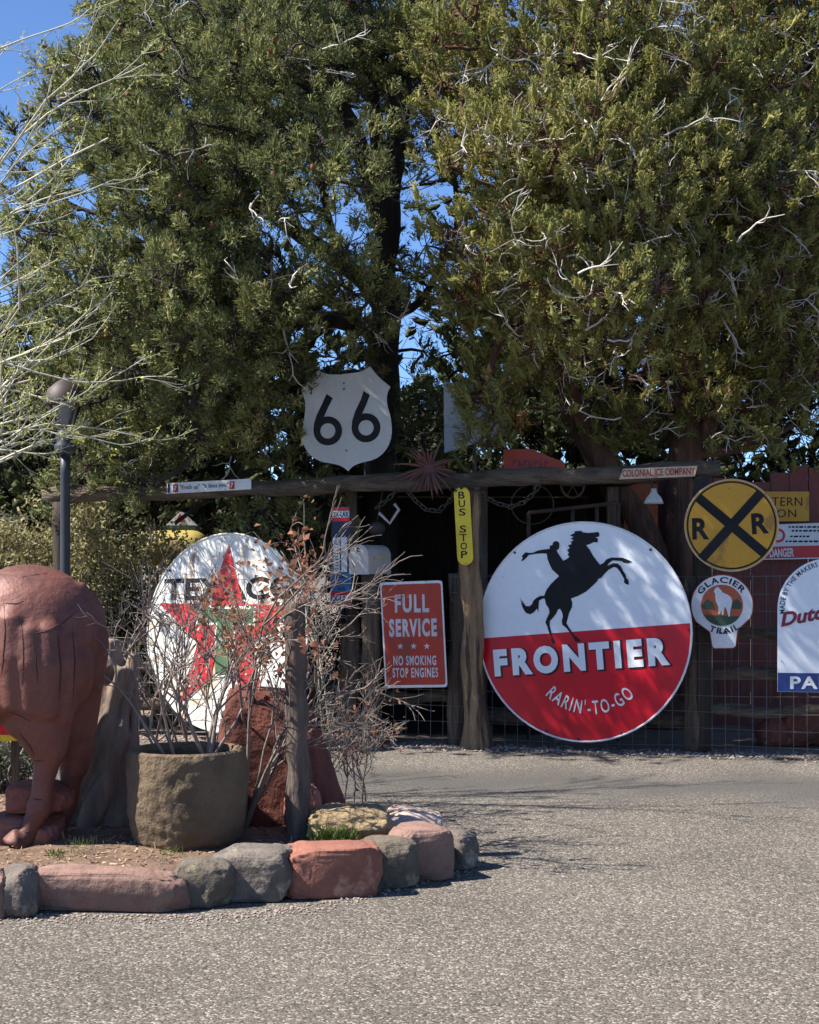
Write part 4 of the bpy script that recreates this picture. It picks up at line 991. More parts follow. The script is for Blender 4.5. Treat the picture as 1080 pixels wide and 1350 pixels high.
# small gabled box with green base and yellow tank behind the star sign
c = P(240, 697, 15.6)
t = thing('birdhouse', 'small white gabled box with red patch on a green base behind star sign', 'birdhouse', Vector((c.x, c.y, 0)))
k = 15.6 / F
MB().add([c + Vector(p) for p in ((-19 * k, -.12, 4 * k), (19 * k, -.12, 4 * k), (0, -.12, 22 * k), (-19 * k, .12, 4 * k), (19 * k, .12, 4 * k), (0, .12, 22 * k))], [(0, 1, 2), (5, 4, 3), (0, 3, 4, 1), (1, 4, 5, 2), (2, 5, 3, 0)]).build('gable', M['soft_white'], t, smooth=False)
MB().add([c + Vector(p) for p in ((-7 * k, -.125, 8 * k), (7 * k, -.125, 8 * k), (0, -.125, 20 * k))], [(0, 1, 2)]).build('red_patch', M['sign_red'], t, smooth=False)
MB().box(c + Vector((0, 0, 1 * k)), (42 * k, .3, 5 * k)).build('green_base', M['dark_green'], t, smooth=False)
MB().box(c + Vector((0, 0, -c.z / 2 - .01)), (.1, .1, c.z - .02)).build('stand', M['old_wood'], t, smooth=False)
c = P(232, 724, 15.2); 
t = thing('oil_tank', 'yellow rounded tank lying behind the star sign', 'tank', Vector((c.x, c.y, 0)))
tp = [c + Vector((-.33 + .66 * k / 12, 0, 0)) for k in range(13)]
MB().tube(tp, [.06, .15, .18, .19, .19, .19, .19, .19, .19, .19, .18, .15, .06], 20).build('shell', M['tank'], t)
for s_ in (-.2, .2): MB().tube([Vector((c.x + s_, c.y, 0)), Vector((c.x + s_, c.y, c.z - .1))], .03, 8).build('leg', M['iron'], t)

c = P(-10, 959, 9.8)
t = thing('painted_board', 'red and yellow striped low board seen behind the statue leg', 'board', Vector((c.x, c.y, 0)))
MB().box((c.x, c.y, c.z), (.36, .04, .09)).build('red_stripe', M['red'], t, smooth=False)
MB().box((c.x, c.y, c.z - .066), (.36, .04, .038)).build('yellow_stripe', M['bus_yellow'], t, smooth=False)
for s_ in (-.14, .14): MB().box((c.x + s_, c.y + .03, (c.z - .09) / 2 + .02), (.05, .02, c.z - .05)).build('leg', M['old_wood'], t, smooth=False)
# red rocks lying behind the wire
for i, (px, w_, h_) in enumerate(((1025, .34, .26), (1058, .42, .34), (1092, .34, .22))):
    rock('field_rock', ['smallest red rock behind the wire below the paint sign', 'largest red rock behind the wire below the paint sign', 'red rock behind the wire at the outer side of the paint sign'][i], 'rock', (X(px, 13.0), 13.02, 0), (w_, .34, h_), M['sandstone'], 'red rocks behind the fence wire', e=.8, seed=60 + i, amp=.14)
#==PLANTS==
# ------------------------------------------------------------------ vegetation
def project(Pn): return 540 + F * Pn[:, 0] / Pn[:, 1], HY - F * (Pn[:, 2] - H) / Pn[:, 1]

def conifer(name, label, group, base, limbs, blobs, n_clusters, tufts, leaves, leafm, bark, seed, spread=.24, tlen=.20, trad=.065, lw=.014, ll=.05, up=.6, gaps=(), dead=0, cones=0, axis=None, tint_bias=0.0, core=.6):
    g = np.random.default_rng(seed)
    root = thing(name, label, 'tree', base, group)
    pol = []; rad = []; nodes = []
    mb = MB()
    for pts_, r0, r1 in limbs:
        pts_ = [Vector(p) for p in pts_]; dn_ = []
        n = len(pts_)
        for i in range(n - 1):
            p0 = pts_[max(i - 1, 0)]; p1 = pts_[i]; p2 = pts_[i + 1]; p3 = pts_[min(i + 2, n - 1)]
            for k in range(6):
                t = k / 6; dn_.append(.5 * ((2 * p1) + (p2 - p0) * t + (2 * p0 - 5 * p1 + 4 * p2 - p3) * t * t + (3 * p1 - p0 - 3 * p2 + p3) * t ** 3))
        dn_.append(pts_[-1]); nn = len(dn_)
        dn_ = [p + Vector((noise.noise(p * 1.7), noise.noise(p * 1.7 + Vector((9, 0, 0))), 0)) * .05 for p in dn_]
        rr = [r0 + (r1 - r0) * (i / (nn - 1)) ** .8 for i in range(nn)]
        mb.tube(dn_, rr, 14, rough=.3, seed=seed + len(nodes))
        nodes += [tuple(p) for p, r in zip(dn_, rr) if p.z > 1.6]
    mb.build('trunk', bark, root)
    # cluster centres inside the crown blobs, thinned so that they keep their distance
    C = []
    vol = np.array([b[1][0] * b[1][1] * b[1][2] for b in blobs]); pr = vol ** .8; pr = pr / pr.sum()
    tries = 0
    while len(C) < n_clusters and tries < n_clusters * 30:
        tries += 1
        b = blobs[g.choice(len(blobs), p=pr)]
        d = unit(g.normal(size=3)); q = np.array(b[0]) + d * (g.random() ** .42) * np.array(b[1])
        if q[2] < 1.7: continue
        if C and len(C) < 900 and np.min(np.sum((np.array(C) - q) ** 2, 1)) < (spread * .75) ** 2: continue
        C.append(q)
    C = np.array(C)
    if len(gaps):
        px, py = project(C); keep = np.ones(len(C), bool)
        for gx, gy, gr in gaps: keep &= (px - gx) ** 2 + (py - gy) ** 2 > (gr + 12) ** 2
        C = C[keep]
    N = np.array(nodes)
    d0 = np.array([np.min(np.sum((N - c) ** 2, 1)) for c in C]); C = C[np.argsort(d0)]
    for c in C:
        pen = np.sum((N - c) ** 2, 1) + np.where(N[:, 2] > c[2] + .1, .25, 0)
        q = N[np.argmin(pen)]; L = np.linalg.norm(c - q)
        t = np.linspace(0, 1, 6)[:, None]; w = np.sin(np.pi * t)
        pts_ = q + (c - q) * t + w * (g.normal(size=3) * .10 * L + np.array([0, 0, .06 * L])) + g.normal(size=(6, 3)) * .012 * w
        pol.append(pts_); rad.append(np.linspace(min(.045, .012 + .02 * L), .007, 6))
        N = np.concatenate([N, pts_[1:]])
    # tufts
    n = len(C); nt = n * tufts
    ci = np.repeat(np.arange(n), tufts)
    off = g.normal(size=(nt, 3)) * np.array([spread, spread, spread * .95]) * .62
    T = C[ci] + off
    ax0 = np.array(axis if axis is not None else base)
    outw = T - np.array([ax0[0], ax0[1], 0]); outw[:, 2] = 0; outw = unit(outw)
    A = unit(outw * .45 + np.array([0, 0, up]) + unit(off) * .45 + g.normal(size=(nt, 3)) * .28)
    if len(gaps):
        px, py = project(T); keep = np.ones(nt, bool)
        for gx, gy, gr in gaps: keep &= (px - gx) ** 2 + (py - gy) ** 2 > gr ** 2 * g.uniform(.6, 1.2, nt)
        T, A, ci = T[keep], A[keep], ci[keep]; nt = len(T)
    tw = np.stack([C[ci], (C[ci] + T) / 2 + g.normal(size=(nt, 3)) * .02, T + A * tlen * .5], 1)
    pol += list(tw); rad += [np.array([.006, .0045, .003])] * nt
    V, Q = tubes_np(pol, rad, 4)
    tag(link_mesh('branches', mesh_np('branches', V, Q), bark, root), kind='stuff')
    # leaves
    ti = np.repeat(np.arange(nt), leaves); m_ = len(ti)
    tl = tlen * g.uniform(.6, 1.25, nt)[ti]; tt = g.random(m_)
    rdir = g.normal(size=(m_, 3)); rdir -= A[ti] * np.sum(rdir * A[ti], 1, keepdims=True); rdir = unit(rdir)
    prof = np.sin(np.pi * (.12 + .86 * tt)) ** .7
    Cn = T[ti] + A[ti] * (tt * tl)[:, None] + rdir * (trad * prof * np.sqrt(g.random(m_)))[:, None]
    D = unit(A[ti] * .8 + rdir * .75 + g.normal(size=(m_, 3)) * .35)
    LL_ = ll * g.uniform(.6, 1.3, m_)
    Wd = unit(np.cross(D, g.normal(size=(m_, 3)))) * (lw * g.uniform(.7, 1.3, m_))[:, None]
    ctint = g.normal(.5 + tint_bias, .17, n)[ci] if n else 0
    ttint = np.clip(ctint + g.normal(0, .13, nt), 0, 1)
    tint = np.clip(ttint[ti] + g.normal(0, .10, m_) + .12 * (tt - .5), 0, 1)
    V, Q, tn = quads_np(Cn, D * LL_[:, None], Wd, tint)
    if core:      # the dense heart of each spray: a rough little spindle of packed scales
        tl0 = tlen * .9; kk = 5; f_ = np.linspace(0, 1, kk)
        cp_ = T[:, None, :] + A[:, None, :] * (f_ * tl0)[None, :, None] + g.normal(size=(nt, kk, 3)) * .008
        cr_ = trad * core * (np.sin(np.pi * (.08 + .88 * f_)) ** .8)[None, :] * g.uniform(.55, 1.25, (nt, kk))
        V2, Q2 = tubes_np(list(cp_), list(cr_), 4)
        Q2 = Q2 + len(V); V = np.concatenate([V, V2]); Q = np.concatenate([Q, Q2])
        tn = np.concatenate([tn, np.clip(np.repeat(ttint, kk * 4) + g.normal(0, .12, len(V2)), 0, 1)])
    crown = tag(link_mesh('crown', mesh_np('crown', V, Q, tn, False), leafm, root), kind='stuff')
    if dead:
        pol = []; rad = []
        idx = g.choice(n, min(dead, n), replace=False)
        for i in idx:
            for s in range(g.integers(1, 4)):
                p = C[i] + g.normal(size=3) * .12; d = unit(outw[0] * 0 + np.array([g.normal() * .8, -.9, g.normal() * .6 - .1]))
                L = g.uniform(.25, .6); pts_ = [p]
                for k in range(6):
                    d = unit(d + g.normal(size=3) * .26); pts_.append(pts_[-1] + d * L / 6)
                r0 = g.uniform(.004, .011); pol.append(np.array(pts_)); rad.append(np.linspace(r0, .0025, 7))
                for b in range(g.integers(2, 6)):
                    q = pts_[g.integers(2, 6)]; d2 = unit(d + g.normal(size=3) * .7); l2 = g.uniform(.1, .25); pp2 = [q]
                    for k in range(3): d2 = unit(d2 + g.normal(size=3) * .35); pp2.append(pp2[-1] + d2 * l2 / 3)
                    pol.append(np.array(pp2)); rad.append(np.linspace(r0 * .6, .002, 4))
        V, Q = tubes_np(pol, rad, 5)
        tag(link_mesh('dead_twigs', mesh_np('dead_twigs', V, Q), M['dead_twig'], root), kind='stuff')
    if cones:
        idx = g.choice(nt, cones, replace=False); mc = MB()
        for i in idx: mc.sphere(T[i] + A[i] * .12 + np.array([0, -.03, 0]), (.022, .022, .026), 6, 5)
        tag(mc.build('cones', M['cone'], root), kind='stuff')
    return root, C

def B_(px, py, Y, rx, rz, ry=None): p = P(px, py, Y); return (tuple(p), (rx, ry or rx * .9, rz))

# left tree (dark pinyon) -- trunk behind the shield sign
YA = 14.9
pa = lambda px, py, dy=0: tuple(P(px, py, YA + dy))
baseA = (X(500, YA), YA, 0)
limbsA = [
    ([(baseA[0], YA, -.05), pa(497, 800), pa(500, 640), pa(506, 440), pa(508, 320), pa(522, 200), pa(530, 60), pa(540, -120)], .23, .07),
    ([pa(508, 310), pa(470, 180, -.2), pa(420, 90, -.4), pa(385, 10, -.6), pa(360, -80, -.6)], .11, .03),
    ([pa(512, 290), pa(495, 150, .2), pa(470, 40, .3), pa(455, -90, .3)], .10, .03),
    ([pa(505, 390), pa(430, 330, -.5), pa(330, 270, -.9), pa(210, 220, -1.0), pa(110, 130, -.8), pa(60, 60, -.7)], .10, .02),
    ([pa(503, 440), pa(420, 420, -.6), pa(320, 450, -1.1), pa(220, 480, -1.3), pa(130, 530, -1.4)], .09, .02),
    ([pa(502, 500), pa(430, 500, -.5), pa(340, 540, -1.0), pa(260, 600, -1.3), pa(200, 640, -1.4)], .08, .02),
    ([pa(506, 420), pa(460, 350, -1.2), pa(435, 290, -2.2), pa(420, 220, -2.8)], .06, .02),
    ([pa(500, 560), pa(400, 590, -.3), pa(300, 640, -.5), pa(230, 690, -.6)], .06, .02),
    ([pa(506, 420), pa(560, 390, .3), pa(600, 300, .4), pa(590, 180, .3)], .05, .02),
]
blobsA = [B_(330, 40, 14.6, 1.5, 1.2), B_(190, 190, 13.9, 1.25, .95), B_(130, 330, 13.6, .95, .85), B_(310, 230, 12.9, 1.1, .9),
          B_(250, 400, 12.8, 1.15, .75), B_(120, 500, 14.1, .85, .75), B_(190, 600, 13.9, .75, .5), B_(390, 400, 12.9, .75, .5),
          B_(450, 90, 16.0, 1.2, 1.0), B_(480, -90, 14.9, 1.0, .6), B_(180, 20, 14.4, .8, .8),
          B_(430, 235, 12.05, .5, .45), B_(400, 330, 12.05, .42, .36), B_(330, 420, 12.3, .4, .35), B_(240, 490, 12.4, .5, .4), B_(330, 120, 12.8, .9, .7), B_(330, 540, 13.7, .9, .45), B_(70, 130, 14.2, .5, .4), B_(550, 50, 15.4, .7, .7),
          B_(560, 190, 15.1, .45, .55), B_(540, 340, 15.3, .4, .3), B_(600, 470, 15, .35, .3), B_(440, 480, 14.6, .6, .3), B_(390, 680, 13.9, .6, .22), B_(300, 660, 13.5, .5, .3), B_(560, 560, 14.2, .35, .3), B_(515, 500, 13.7, .35, .2), B_(60, 300, 14.0, .4, .5)]
gapsA = [(592, 268, 24), (565, 430, 26), (385, 335, 16), (545, 300, 14), (470, 150, 14), (365, 140, 14), (240, 140, 14), (110, 270, 16), (25, 20, 46), (80, 25, 44), (20, 130, 22), (8, 350, 18), (460, 552, 52), (275, 640, 40), (240, 642, 25), (310, 638, 25), (240, 690, 24), (215, 715, 18), (262, 715, 18), (430, 560, 30), (500, 560, 25), (440, 440, 18), (350, 300, 12)]
conifer('pinyon_tree', 'tall dark green pinyon tree with black trunk behind the shield sign', None, baseA, limbsA, blobsA, 660, 11, 70, M['jun2'], M['bark_dark'], 3, spread=.29, tlen=.15, trad=.07, lw=.012, ll=.034, up=.5, gaps=gapsA, core=.28, dead=60, cones=190, tint_bias=-.02)

# right tree (juniper)
YB = 14.4
pb_ = lambda px, py, dy=0: tuple(P(px, py, YB + dy))
baseB = (X(885, YB), YB, 0)
limbsB = [
    ([(baseB[0] - .05, YB, -.05), pb_(872, 800), pb_(850, 700), pb_(805, 630), pb_(760, 540), pb_(732, 460), pb_(715, 380), pb_(690, 300), pb_(670, 180), pb_(650, 40)], .20, .05),
    ([(baseB[0] + .14, YB + .1, -.05), pb_(905, 800), pb_(903, 640), pb_(910, 450), pb_(905, 330), pb_(915, 180), pb_(930, 0), pb_(930, -120)], .22, .06),
    ([pb_(903, 600), pb_(960, 520, -.2), pb_(1020, 460, -.4), pb_(1090, 400, -.5)], .09, .03),
    ([pb_(910, 430), pb_(860, 330, -1.), pb_(800, 230, -1.8), pb_(770, 120, -2.0), pb_(760, 0, -1.8)], .09, .03),
    ([pb_(908, 380), pb_(970, 280, -.5), pb_(1020, 170, -.7), pb_(1040, 30, -.7)], .08, .03),
    ([pb_(732, 470), pb_(690, 430, -1.1), pb_(650, 460, -1.6), pb_(635, 530, -1.6)], .05, .02),
    ([pb_(735, 460), pb_(780, 400, -1.2), pb_(800, 350, -1.9)], .05, .02),
    ([pb_(700, 330), pb_(650, 290, -1.2), pb_(620, 240, -1.6), pb_(610, 120, -1.6)], .05, .02),
    ([pb_(903, 560), pb_(870, 500, -.6), pb_(830, 470, -.9)], .05, .02),
    ([pb_(905, 600), pb_(985, 590, .3), pb_(1050, 560, .3)], .06, .02),
]
blobsB = [B_(690, 90, 12.8, .95, .85), B_(840, 80, 12.8, 1.0, .9), B_(1000, 90, 13.7, 1.1, 1.0), B_(650, 250, 11.9, .5, .65), B_(760, 250, 12.0, .8, .7),
          B_(890, 260, 12.5, .9, .75), B_(1030, 280, 12.8, .9, .8), B_(660, 400, 12.3, .5, .55), B_(775, 390, 11.8, .6, .45), B_(820, 430, 11.9, .4, .3), B_(900, 400, 12.7, .7, .5),
          B_(1030, 430, 13.5, .8, .6), B_(640, 520, 13.05, .36, .48), B_(690, 500, 13.2, .3, .35), B_(760, 480, 13.4, .4, .3), B_(880, 480, 13.5, .5, .3), B_(1010, 530, 14.0, .6, .45),
          B_(830, 560, 14.4, .45, .3), B_(1000, -110, 14.0, 1.3, .7), B_(740, 230, 14.8, 1.1, .9), B_(880, 200, 14.9, 1.1, 1.0), B_(1010, 330, 14.8, 1.0, .9), B_(690, 370, 14.5, .7, .6), B_(1130, 100, 14, 1.0, 1.2), B_(1130, 350, 14, .8, .9), B_(600, 60, 14.2, .5, .7), B_(595, 170, 13.9, .25, .3), B_(590, 330, 13.6, .22, .3), B_(575, 370, 13.4, .2, .2), B_(640, 585, 12.95, .22, .13)]
gapsB = [(590, 268, 26), (568, 430, 28), (565, 330, 14)]
conifer('juniper_tree', 'big yellow-green juniper with pale dead twigs and red bark trunks', None, baseB, limbsB, blobsB, 780, 13, 68, M['jun'], M['bark_red'], 5, spread=.26, tlen=.17, trad=.05, lw=.013, ll=.023, up=.8, gaps=gapsB, core=.45, dead=420, tint_bias=.06)
# dead orange sprays hanging in the juniper
o_l = []
g = np.random.default_rng(8)
Cn = np.concatenate([np.array(P(x_, y_, 12.95)) + g.normal(size=(90, 3)) * np.array([.04, .03, .07]) for x_, y_ in ((632, 345), (632, 380), (615, 392), (712, 390), (703, 345), (687, 552), (618, 420))])
D = unit(g.normal(size=Cn.shape) + np.array([0, 0, -.6])) * .06; Wd = unit(np.cross(D, g.normal(size=Cn.shape))) * .014
V, Q, tn = quads_np(Cn, D, Wd, g.random(len(Cn)))
tag(link_mesh('dead_sprays', mesh_np('dead_sprays', V, Q, tn, False), M['rust_leaf'], bpy.data.objects['juniper_tree']), kind='stuff')

# background trees
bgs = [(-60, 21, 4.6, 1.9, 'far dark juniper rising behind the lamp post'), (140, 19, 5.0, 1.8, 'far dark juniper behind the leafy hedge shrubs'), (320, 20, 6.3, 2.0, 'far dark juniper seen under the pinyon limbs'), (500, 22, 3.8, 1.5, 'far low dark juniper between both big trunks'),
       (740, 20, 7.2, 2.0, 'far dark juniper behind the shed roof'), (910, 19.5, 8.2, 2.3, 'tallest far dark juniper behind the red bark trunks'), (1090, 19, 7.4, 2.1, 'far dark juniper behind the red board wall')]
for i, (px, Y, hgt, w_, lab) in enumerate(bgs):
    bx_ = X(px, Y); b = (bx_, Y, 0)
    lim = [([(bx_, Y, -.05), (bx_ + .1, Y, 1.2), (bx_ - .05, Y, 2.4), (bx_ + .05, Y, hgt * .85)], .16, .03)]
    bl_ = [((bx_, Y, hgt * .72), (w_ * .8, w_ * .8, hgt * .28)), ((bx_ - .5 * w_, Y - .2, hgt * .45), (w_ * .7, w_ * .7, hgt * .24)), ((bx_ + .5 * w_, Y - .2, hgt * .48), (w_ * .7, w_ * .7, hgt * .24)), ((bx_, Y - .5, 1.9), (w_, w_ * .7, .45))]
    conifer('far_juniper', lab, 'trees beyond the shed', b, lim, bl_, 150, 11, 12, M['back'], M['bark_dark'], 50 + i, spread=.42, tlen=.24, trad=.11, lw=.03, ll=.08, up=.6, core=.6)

def leafy(name, label, cat, base, blobs, n, lw, ll, mat, seed, group=None, stems=14, stemm=None, zmin=.03):
    g = np.random.default_rng(seed); root = thing(name, label, cat, base, group)
    Ls = []; ends = []
    per = n // len(blobs)
    for c_, r_ in blobs:
        ncl = 28; cc_ = np.array(c_) + unit(g.normal(size=(ncl, 3))) * (g.random((ncl, 1)) ** .4) * np.array(r_); ends.append(cc_)
        ii = g.integers(0, ncl, per); Ls.append(cc_[ii] + g.normal(size=(per, 3)) * np.array(r_) * .16)
    Cn = np.concatenate(Ls); Cn = Cn[Cn[:, 2] > zmin]; ends = np.concatenate(ends); ends = ends[ends[:, 2] > zmin]
    D = unit(g.normal(size=Cn.shape) + np.array([0, 0, .4])) * (ll * g.uniform(.6, 1.3, (len(Cn), 1)))
    Wd = unit(np.cross(D, g.normal(size=Cn.shape))) * (lw * g.uniform(.7, 1.3, (len(Cn), 1)))
    V, Q, tn = quads_np(Cn, D, Wd, np.clip(g.normal(.5, .24, len(Cn)), 0, 1))
    tag(link_mesh('foliage', mesh_np('foliage', V, Q, tn, False), mat, root), kind='stuff')
    pol = []; rad = []
    for e_ in ends[g.choice(len(ends), min(stems * 4, len(ends)), replace=False)]:
        b0 = np.array(base) + g.normal(size=3) * np.array([.06, .06, 0]); t = np.linspace(0, 1, 7)[:, None]
        pol.append(b0 + (e_ - b0) * t + np.sin(np.pi * t) * g.normal(size=3) * .08); rad.append(np.linspace(.012, .003, 7))
    V, Q = tubes_np(pol, rad, 5)
    tag(link_mesh('stems', mesh_np('stems', V, Q), stemm or M['shrub_branch'], root), kind='stuff')
    return root
hl = ['leafy olive hedge shrub behind the statue back', 'leafy olive hedge shrub directly behind the lamp post', 'dense leafy hedge shrub between lamp post and star sign']
for i, px in enumerate((-40, 60, 150)):
    Y = 15.2 - .3 * i; b = (X(px, Y), Y, 0)
    leafy('hedge_shrub', hl[i], 'shrub', b, [((b[0], Y, 1.0), (.55, .5, .75)), ((b[0] - .4, Y - .1, 1.3), (.45, .4, .7)), ((b[0] + .4, Y, 1.3), (.45, .4, .6)), ((b[0], Y - .2, 1.75), (.5, .4, .45))], 9000, .03, .045, M['hedge'], 70 + i, 'hedge shrubs by the lamp post')
bl2 = ['dark brush shrub behind fence by the hedge', 'dark brush shrub behind fence at the star sign edge', 'dark brush shrub hidden mostly by the star sign', 'dark brush shrub behind fence under the thermometer sign']
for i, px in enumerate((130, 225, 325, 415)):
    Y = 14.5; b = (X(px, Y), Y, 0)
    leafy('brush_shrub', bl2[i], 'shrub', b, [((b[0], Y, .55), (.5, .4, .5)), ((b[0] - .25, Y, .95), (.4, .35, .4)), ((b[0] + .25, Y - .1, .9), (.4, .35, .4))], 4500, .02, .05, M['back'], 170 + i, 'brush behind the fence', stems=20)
b = (X(12, 10.3), 10.3, 0)
leafy('silver_shrub', 'low dark grey-green shrub behind the statue leg', 'shrub', b, [((b[0], 10.3, .25), (.35, .3, .25)), ((b[0] - .3, 10.3, .3), (.35, .3, .28))], 4000, .012, .07, M['grey_shrub'], 90)

def twigs(base, heads, levels, g, wander=.16, k=7, angle=.6, ratio=.58, kids=(3, 5), gravity=0.0, r_ratio=.55, rmin=.0016):
    """heads: (start, direction, length, radius). Returns polylines, radii, tips"""
    pol = []; rad = []; tips = []
    stack = [(np.array(s, float), unit(np.array(d, float)), L, r, levels) for s, d, L, r in heads]
    while stack:
        p, d, L, r, lv = stack.pop()
        pts_ = [p]; dirs = [d]
        for i in range(k - 1):
            d = unit(d + g.normal(size=3) * wander + np.array([0, 0, gravity])); pts_.append(pts_[-1] + d * L / (k - 1)); dirs.append(d)
        pol.append(np.array(pts_)); rad.append(np.linspace(r, max(r * (.45 if lv else .3), rmin * .7), k))
        if lv == 0: tips += [(pts_[-1], dirs[-1]), (pts_[k // 2], dirs[k // 2])]
        else:
            tips.append((pts_[-1], dirs[-1]))
            for c_ in range(g.integers(kids[0], kids[1] + 1)):
                i = g.integers(k // 3, k); side = g.normal(size=3); side -= dirs[i] * side.dot(dirs[i])
                nd = unit(dirs[i] * math.cos(angle) + unit(side) * math.sin(angle) * g.uniform(.6, 1.3))
                stack.append((pts_[i], nd, L * ratio * g.uniform(.7, 1.25), max(r * r_ratio, rmin), lv - 1))
    return pol, rad, tips

def add_leaves(name, tips, n, size, mat, g, root, jitter=.02, pick=None, asp=.75):
    T = np.array([t[0] for t in tips]); D0 = np.array([t[1] for t in tips])
    if pick is not None: ok = pick(T); T = T[ok]; D0 = D0[ok]
    if len(T) == 0: return
    ii = g.integers(0, len(T), n)
    Cn = T[ii] + g.normal(size=(n, 3)) * jitter; L = size * g.uniform(.6, 1.4, (n, 1))
    D = unit(D0[ii] * .5 + g.normal(size=(n, 3))) * L; Wd = unit(np.cross(D, g.normal(size=(n, 3)))) * L * asp
    Nn = unit(np.cross(D, Wd)) * L * g.normal(0, .28, (n, 1))
    V = np.stack([Cn - Wd * .08, Cn + Wd * .08, Cn + D * .5 + Wd * .5 + Nn, Cn + D * .5 - Wd * .5 + Nn, Cn + D + Wd * .05, Cn + D - Wd * .05], 1).reshape(-1, 3)
    b6 = np.arange(n)[:, None] * 6; Q = np.concatenate([b6 + np.array([0, 1, 2, 3]), b6 + np.array([3, 2, 4, 5])]); tn = np.repeat(np.clip(g.normal(.5, .25, n), 0, 1), 6)
    tag(link_mesh(name, mesh_np(name, V, Q, tn, False), mat, root), kind='stuff')

# budding pale tree whose trunk stands outside the left edge
g = np.random.default_rng(21)
YD = 9.6; bD = np.array([X(-300, YD), YD, 0.0])
t = thing('budding_tree', 'pale bare-branched tree with tiny yellow-green buds reaching in from the left', 'tree', tuple(bD))
MB().tube([bD + np.array([.03 * math.sin(k), .02 * math.cos(k), -.05 + 3.6 * k / 10]) for k in range(11)], [.12 - .008 * k for k in range(11)], 14, rough=.2).build('trunk', M['pale_branch'], t)
heads = []
tg = [(70, 395, -.3), (190, 245, -.4), (150, 180, 0), (40, 60, .2), (90, 290, .3), (100, 520, -.6), (60, 470, .1), (120, 560, -.2), (40, 610, .2), (110, 440, .5), (20, 200, .4), (70, 540, .6), (30, 430, .7), (150, 490, .1), (10, 560, -.5), (90, 600, -.4), (50, 500, -.2), (80, 460, -.5), (20, 480, .3), (60, 575, .1)]
for tx, ty, dy in tg:
    e_ = np.array(P(tx, ty, YD + dy)); z0 = min(3.5, max(1.5, e_[2] - .75 + g.normal() * .2)); s0 = np.array([bD[0] + .02, bD[1], z0])
    v_ = e_ - s0; heads.append((s0, v_ + np.array([0, 0, -.02]), np.linalg.norm(v_) * .95, .013))
pol, rad, tips = twigs(bD, heads, 3, g, wander=.075, k=9, angle=.5, ratio=.36, kids=(3, 4), gravity=.02, rmin=.0017)
V, Q = tubes_np(pol, rad, 5)
tag(link_mesh('branches', mesh_np('branches', V, Q), M['pale_branch'], t), kind='stuff')
add_leaves('buds', tips, 4200, .017, M['bud'], g, t, .012)

# bare shrubs on the island
def shrub(name, label, base, heads, levels, seed, leaves=0, lsize=.03, pick=None, group='bare shrubs on the island', mat='shrub_branch', **k):
    g = np.random.default_rng(seed); t = thing(name, label, 'shrub', tuple(base), group)
    pol, rad, tips = twigs(base, heads, levels, g, **k)
    V, Q = tubes_np(pol, rad, 5)
    tag(link_mesh('branches', mesh_np('branches', V, Q), M[mat], t), kind='stuff')
    if leaves: add_leaves('dead_leaves', tips, leaves, lsize, M['deadleaf'], g, t, .03, pick)
    return t
pz = pc.z + Zr - .08
def hd(base, px, py, Y, r, f=.75):
    e_ = np.array(P(px, py, Y)); b = np.array(base); return (b, e_ - b, np.linalg.norm(e_ - b) * f, r)
b1 = (pc.x + .08, pc.y + .02, pz)
shrub('bare_shrub', 'bare grey-brown shrub growing out of the stone planter', b1, [hd((pc.x + .1, pc.y, pz), 180, 850, 7.7, .013), hd((pc.x + .12, pc.y, pz), 330, 830, 7.9, .012), hd((pc.x + .1, pc.y + .05, pz), 270, 780, 8.0, .012), hd((pc.x - .1, pc.y, pz), 150, 830, 7.7, .010), hd((pc.x - .05, pc.y - .05, pz), 210, 800, 7.6, .010), hd((pc.x + .1, pc.y, pz), 390, 890, 7.7, .010)], 3, 31, wander=.12, ratio=.55, kids=(3, 4), rmin=.0018)
g0 = bed_pt(325, 1080); b2 = (X(322, 8.25), 8.25, bedz(X(322, 8.25), 8.25) - .02)
pk = lambda T: (project(T)[0] > 268) & (project(T)[0] < 415) & (project(T)[1] < 890)
shrub('bare_shrub', 'bare shrub with curled brown leaves in front of the standing rock', b2, [hd(b2, 352, 800, 8.2, .017, .85), hd(b2, 300, 770, 8.3, .013, .8), hd(b2, 385, 810, 8.2, .010, .7), hd(b2, 360, 780, 8.3, .010, .7), hd(b2, 330, 740, 8.4, .012, .8)], 3, 33, leaves=620, lsize=.034, pick=pk, wander=.13, ratio=.5, kids=(4, 5), rmin=.0018)
b3 = (X(432, 9.2), 9.2, .0 + bedz(X(432, 9.2), 9.2))
shrub('bare_shrub', 'thicket of bare twigs right of the standing rock below the mailbox', b3, [hd((b3[0] + .05 * i, b3[1], b3[2]), 430 + 9 * i, 850 + (i % 3) * 25, 9.2 + .1 * (i % 2), .007, .6) for i in range(-2, 6)], 3, 35, leaves=90, lsize=.03, wander=.17, ratio=.52, kids=(4, 5), rmin=.0018, pick=lambda T: project(T)[0] > 455)
b4 = (X(436, 9.3), 9.3, bedz(X(436, 9.3), 9.3))
shrub('tall_sapling', 'tall thin pale sapling with few brown leaves before the thermometer sign', b4, [hd(b4, 440, 660, 9.3, .009, .8), hd(b4, 428, 700, 9.3, .006, .8)], 1, 36, leaves=70, lsize=.036, mat='pale_branch', group=None, wander=.06, ratio=.30, kids=(7, 9), rmin=.002)
b5 = (X(150, 9.2), 9.2, bedz(X(150, 9.2), 9.2))
shrub('bare_shrub', 'dense tangle of bare twigs behind statue rump and stump', b5, [hd((b5[0] + .07 * i, b5[1] + .1 * (i % 2), b5[2]), 118 + 16 * i, 770 + (i % 3) * 35, 9.2 + .15 * (i % 3), .011, .8) for i in range(-2, 7)], 3, 37, wander=.13, ratio=.52, kids=(3, 5), rmin=.0018)
